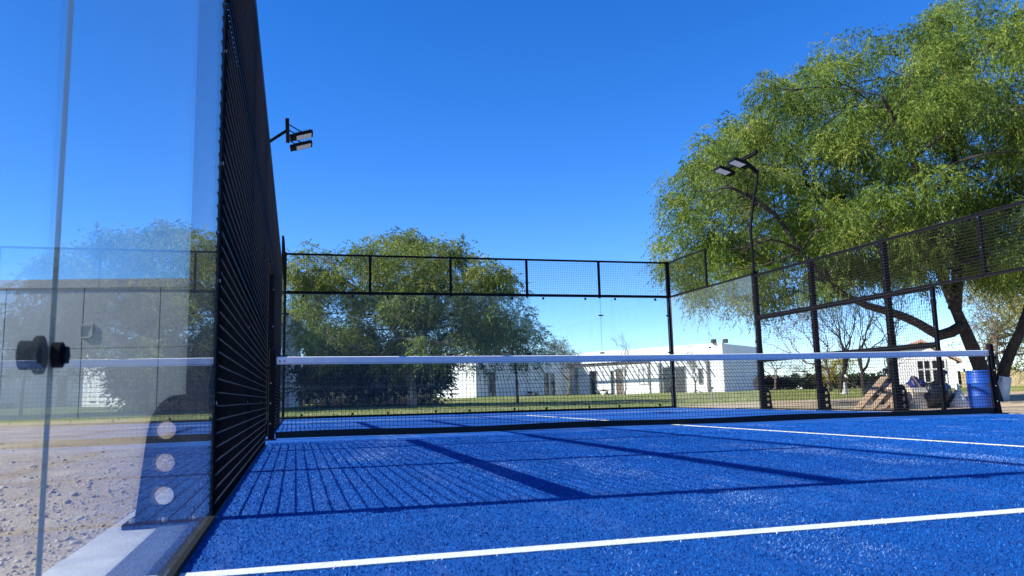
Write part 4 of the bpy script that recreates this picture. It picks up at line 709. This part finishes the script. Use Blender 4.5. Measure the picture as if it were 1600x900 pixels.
blob_tree('pepper_tree', 'yellow green drooping tree behind the fork of the large trunk', 'tree', (29.0, 28.4, gz(29, 28.4)), [(28.66, 26.35, 5.11, 0.97),(30.11, 24.57, 1.99, 0.62),(28.83, 23.97, 4.5, 0.86),(30.87, 27.19, 2.16, 0.97),(31.33, 29.07, 5.11, 0.66),(31.78, 29.38, 5.63, 0.95),(30.65, 25.29, 4.62, 0.66),(33.85, 27.63, 2.33, 0.85),(30.51, 30.07, 4.85, 0.69),(31.47, 29.24, 3.11, 0.65),(32.78, 29.82, 5.4, 0.62),(31.88, 28.55, 5.11, 0.79),(31.49, 29.53, 4.25, 0.67),(31.97, 27.81, 4.6, 0.69),(33.04, 28.31, 4.37, 0.83),(32.0, 28.11, 3.8, 0.96),(29.54, 27.7, 4.75, 0.85),(27.55, 24.76, 3.29, 0.68),(30.05, 24.49, 4.18, 0.69),(29.55, 26.08, 2.2, 0.62),(32.03, 27.83, 3.11, 0.71),(27.87, 25.53, 3.8, 0.76),(28.67, 24.41, 2.2, 0.96),(28.26, 27.59, 4.49, 0.64),(29.03, 25.54, 3.98, 0.96),(27.33, 24.91, 4.94, 0.73),(27.72, 26.02, 4.35, 0.89),(31.32, 25.57, 4.56, 0.66),(32.99, 27.09, 2.19, 0.77),(29.41, 25.54, 4.86, 0.65),(34.64, 29.25, 4.77, 0.68),(28.69, 26.05, 1.4, 0.83),(33.92, 28.69, 1.57, 0.87),(27.96, 26.35, 2.81, 0.91)], .16, 'leaf_pepper', 210, .10, seed=43, droop=.7)
def hedge(name, label, pts, w, h, seed, per, leaf=.12, m='leaf_dark', cat='hedge'):
    rng = np.random.default_rng(seed); q = tubes_curve(pts, 60); B = [(p[0]+rng.normal(0, w*.25), p[1]+rng.normal(0, w*.25), p[2]+h*rng.uniform(.35, .68), h*rng.uniform(.36, .5)) for p in q for _ in (0, 1)]
    B = np.array(B); ctr = q.mean(0); ctr[2] = q[:, 2].min(); root = thing(name, label, cat, None, tuple(ctr))
    mb = MB()
    for p in q[::2]: mb.tube([(p[0]-ctr[0], p[1]-ctr[1], -.1), (p[0]-ctr[0]+rng.normal(0, .15), p[1]-ctr[1]+rng.normal(0, .15), h*.7)], [.03, .015], 5)
    mb.build('stem', M['bark'], root); B[:, :3] -= ctr
    V, F, t = sprays(B, per, 8, leaf, .2, rng, .45, .5, .45); raw_mesh('foliage', V, F, M[m], root, t)
hedge('clipped_hedge', 'low dark green hedge across the end of the lawn right of the white building', [(36.2, 57.5, .3), (41, 55.5, .3), (47, 52, .3), (54, 48, .3)], .6, 1.15, 51, 240, .16)
hedge('shaded_shrubs', 'dense shrubs, coloured dark for shade, massed under the broad olive tree', [(1.7, 37.6, 0), (4.0, 38.2, 0), (6.0, 37.6, 0)], 2.0, 2.7, 53, 105, .15, cat='shrubs')  # dark leaf colour stands in for the shade under the tree
hedge('far_treeline', 'far dark treeline on the horizon behind the hedge', [(40, 95, .3), (60, 92, .3), (85, 80, .3), (110, 64, .3)], 3, 2.2, 55, 30, .5, cat='trees')

hedge('tree_row', 'row of dark trees behind the near end wall, mirrored in the far glass', [(-9, -13, 0), (-2, -13, 0), (5, -13, 0), (12.5, -13.5, 0)], 2.5, 7.6, 57, 18, .4, cat='trees')

# ------------------------------------------------------------------ things beside the right fence
def lump(name, label, cat, c, s, mat, seed, amp=.18, knot=False, group=None, sub=3, mod=None):
    bv, bf = ico(sub); rad = 1+amp*vnoise(bv[:, 0]*1.3+seed, bv[:, 1]*1.3+bv[:, 2]*1.9, 1.2, seed)+amp*.45*vnoise(bv[:, 0]*3+bv[:, 2], bv[:, 1]*3, 1.8, seed+1); q = bv*rad[:, None]
    if mod: q = mod(q)
    q[:, 2] = np.maximum(q[:, 2], -.72); q = q*np.array(s); q[:, 2] -= q[:, 2].min()
    root = thing(name, label, cat, group, c); o = raw_mesh('body', q, bf, mat, root); o.data.polygons.foreach_set('use_smooth', [True]*len(bf))
    if knot:
        zt = q[:, 2].max(); i = q[:, 2].argmax(); p = q[i]
        mb = MB(); mb.tube([(p[0], p[1], zt-.04), (p[0]+.01, p[1], zt+.02), (p[0]+.03, p[1], zt+.07), (p[0]+.08, p[1]+.02, zt+.13)], [.07, .03, .035, .075], 9); mb.build('tied_neck', mat, root, True)
    return root
PZ = -.06
lump('rubbish_bag', 'big shiny black rubbish bag slumped right of the cream box', 'rubbish bag', (13.43, 14.8, PZ), (.36, .36, .34), M['bag'], 61, .2, True, 'black rubbish bags beside the fence')
lump('rubbish_bag', 'smaller black rubbish bag leaning on the big one, nearest the white sack', 'rubbish bag', (13.73, 14.9, PZ), (.22, .24, .2), M['bag'], 67, .2, True, 'black rubbish bags beside the fence')
lump('rubbish_bag', 'black rubbish bag on top of the heap behind the cream boxes', 'rubbish bag', (12.81, 15.41, PZ+.1), (.40, .34, .33), M['bag'], 71, .22, True, 'black rubbish bags beside the fence')
lump('blue_tarp', 'crumpled dark blue tarp on top of the rubbish heap', 'tarp', (13.16, 14.9, PZ+.28), (.19, .17, .2), M['tarp'], 73, .3)
lump('sand_sack', 'white sack gathered to a point on the dirt left of the blue barrel', 'sack', (13.92, 14.59, PZ-.05), (.17, .16, .29), M['sack'], 79, .13, mod=lambda q: np.stack([q[:, 0]*np.clip(.95-.55*q[:, 2], .22, 1.2), q[:, 1]*np.clip(.95-.55*q[:, 2], .22, 1.2), q[:, 2]], 1))
def carton(label, c, w, d, h, rot, hole=False):
    root = thing('carton', label, 'box', 'cream boxes in the rubbish heap', c); root.rotation_euler = (0, 0, rot); mb = MB(); t = .012
    mb.box(-w/2, -d/2, 0, w/2, d/2, t)
    for (x0, y0, x1, y1) in ((-w/2, -d/2, w/2, -d/2+t), (-w/2, d/2-t, w/2, d/2), (-w/2, -d/2+t, -w/2+t, d/2-t), (w/2-t, -d/2+t, w/2, d/2-t)): mb.box(x0, y0, t, x1, y1, h)
    mb.build('body', M['card'], root)
    f1 = MB(); f1.obox((0, -d/2-.04, h-.05), (w/2-.01, 0, 0), (0, .035, .05), (0, .005, -.004)); f1.build('flap', M['card'], root)
    f1 = MB(); f1.obox((0, d/2+.03, h+.04), (w/2-.01, 0, 0), (0, .04, .05), (0, .005, -.004)); f1.build('flap', M['card'], root)
carton('cream box standing left of the finned fence post', (12.54, 14.9, PZ), .26, .28, .47, .15); carton('cream box standing right of the finned fence post', (12.99, 14.8, PZ), .32, .28, .44, -.1)
def plank(label, a, b_, w, t, group='planks leaning on the rubbish heap'):
    a, b_ = Vector(a), Vector(b_); d = (b_-a)/2; s = d.cross(Vector((0, 0, 1))).normalized(); n_ = s.cross(d).normalized()
    bm = bmesh.new(); bmesh.ops.create_cube(bm, size=2)
    for v in bm.verts: v.co = d*v.co.x+s*(w/2)*v.co.y+n_*(t/2)*v.co.z
    bmesh.ops.bevel(bm, geom=bm.edges[:], offset=.004, segments=1, affect='EDGES'); mb = MB(); mb.bm(bm); o = mb.build('plank', M['plank']); o.location = (a+b_)/2; return tag(o, label, 'plank', group)
plank('longest weathered plank leaning up on the heap at its left end', (11.65, 14.99, PZ), (12.5, 15.08, .62), .20, .035)
plank('second plank leaning beside the longest one, closer to the box', (11.85, 14.8, PZ), (12.59, 14.94, .50), .14, .035)
plank('short plank lying across the foot of the leaning planks', (11.97, 14.57, PZ+.03), (12.45, 14.76, .22), .10, .03)
plank('short broken plank tilted against the left cream box', (12.11, 14.53, PZ+.02), (12.43, 14.71, .36), .08, .03)
plank('flat offcut of plank on the ground before the heap', (11.83, 14.53, PZ+.02), (12.3, 14.43, PZ+.05), .12, .03)
plank('thin pale stick poking up out of the blue tarp', (13.15, 14.67, .25), (12.93, 14.76, .62), .025, .025, 'sticks in the heap')
def barrel():
    root = thing('plastic_barrel', 'tall blue plastic barrel behind the right net post', 'barrel', loc=(13.75, 13.85, -.06)); R_ = .242
    prof = [(R_*.9, 0), (R_*.97, .02), (R_, .06), (R_, .23), (R_*1.025, .245), (R_*1.025, .262), (R_, .276), (R_, .49), (R_*1.025, .505), (R_*1.025, .522), (R_, .536), (R_*.99, .67), (R_*.95, .72), (R_*.93, .735)]
    MB().lathe(prof, (0, 0, 0), 36).build('body', M['barrel'], root, True)
    MB().lathe([(R_*.97, .715), (R_*1.0, .72), (R_*1.0, .755), (R_*.97, .765), (R_*.90, .765), (R_*.88, .745)], (0, 0, 0), 36).build('lid_ring', M['barrel'], root, True)
    for s in (-1, 1): MB().cyl((.13*s, 0, .745), (.13*s, 0, .768), .03, 14).build('bung', M['rubber'], root)
barrel()
lump('green_tarp', 'dark green tarp mound beside the limewashed trunk', 'tarp', (20.6, 16.9, -.1), (.62, .6, .62), M['hose'], 83, .2)
bn = thing('garden_bench', 'pale garden bench in front of the far white shed', 'bench', loc=(.9, 39.5, .05)); q = MB().bbox(-.55, -.2, .42, .55, .2, .47, .01).build('seat', M['bench'], bn)
MB().bbox(-.55, .17, .55, .55, .21, .68, .01).build('backrest', M['bench'], bn)
for sx_ in (-.48, .48):
    for sy_ in (-.16, .18): MB().bbox(sx_-.03, sy_-.03, -.1, sx_+.03, sy_+.03, .42 if sy_ < 0 else .66, .005).build('leg', M['bench'], bn)
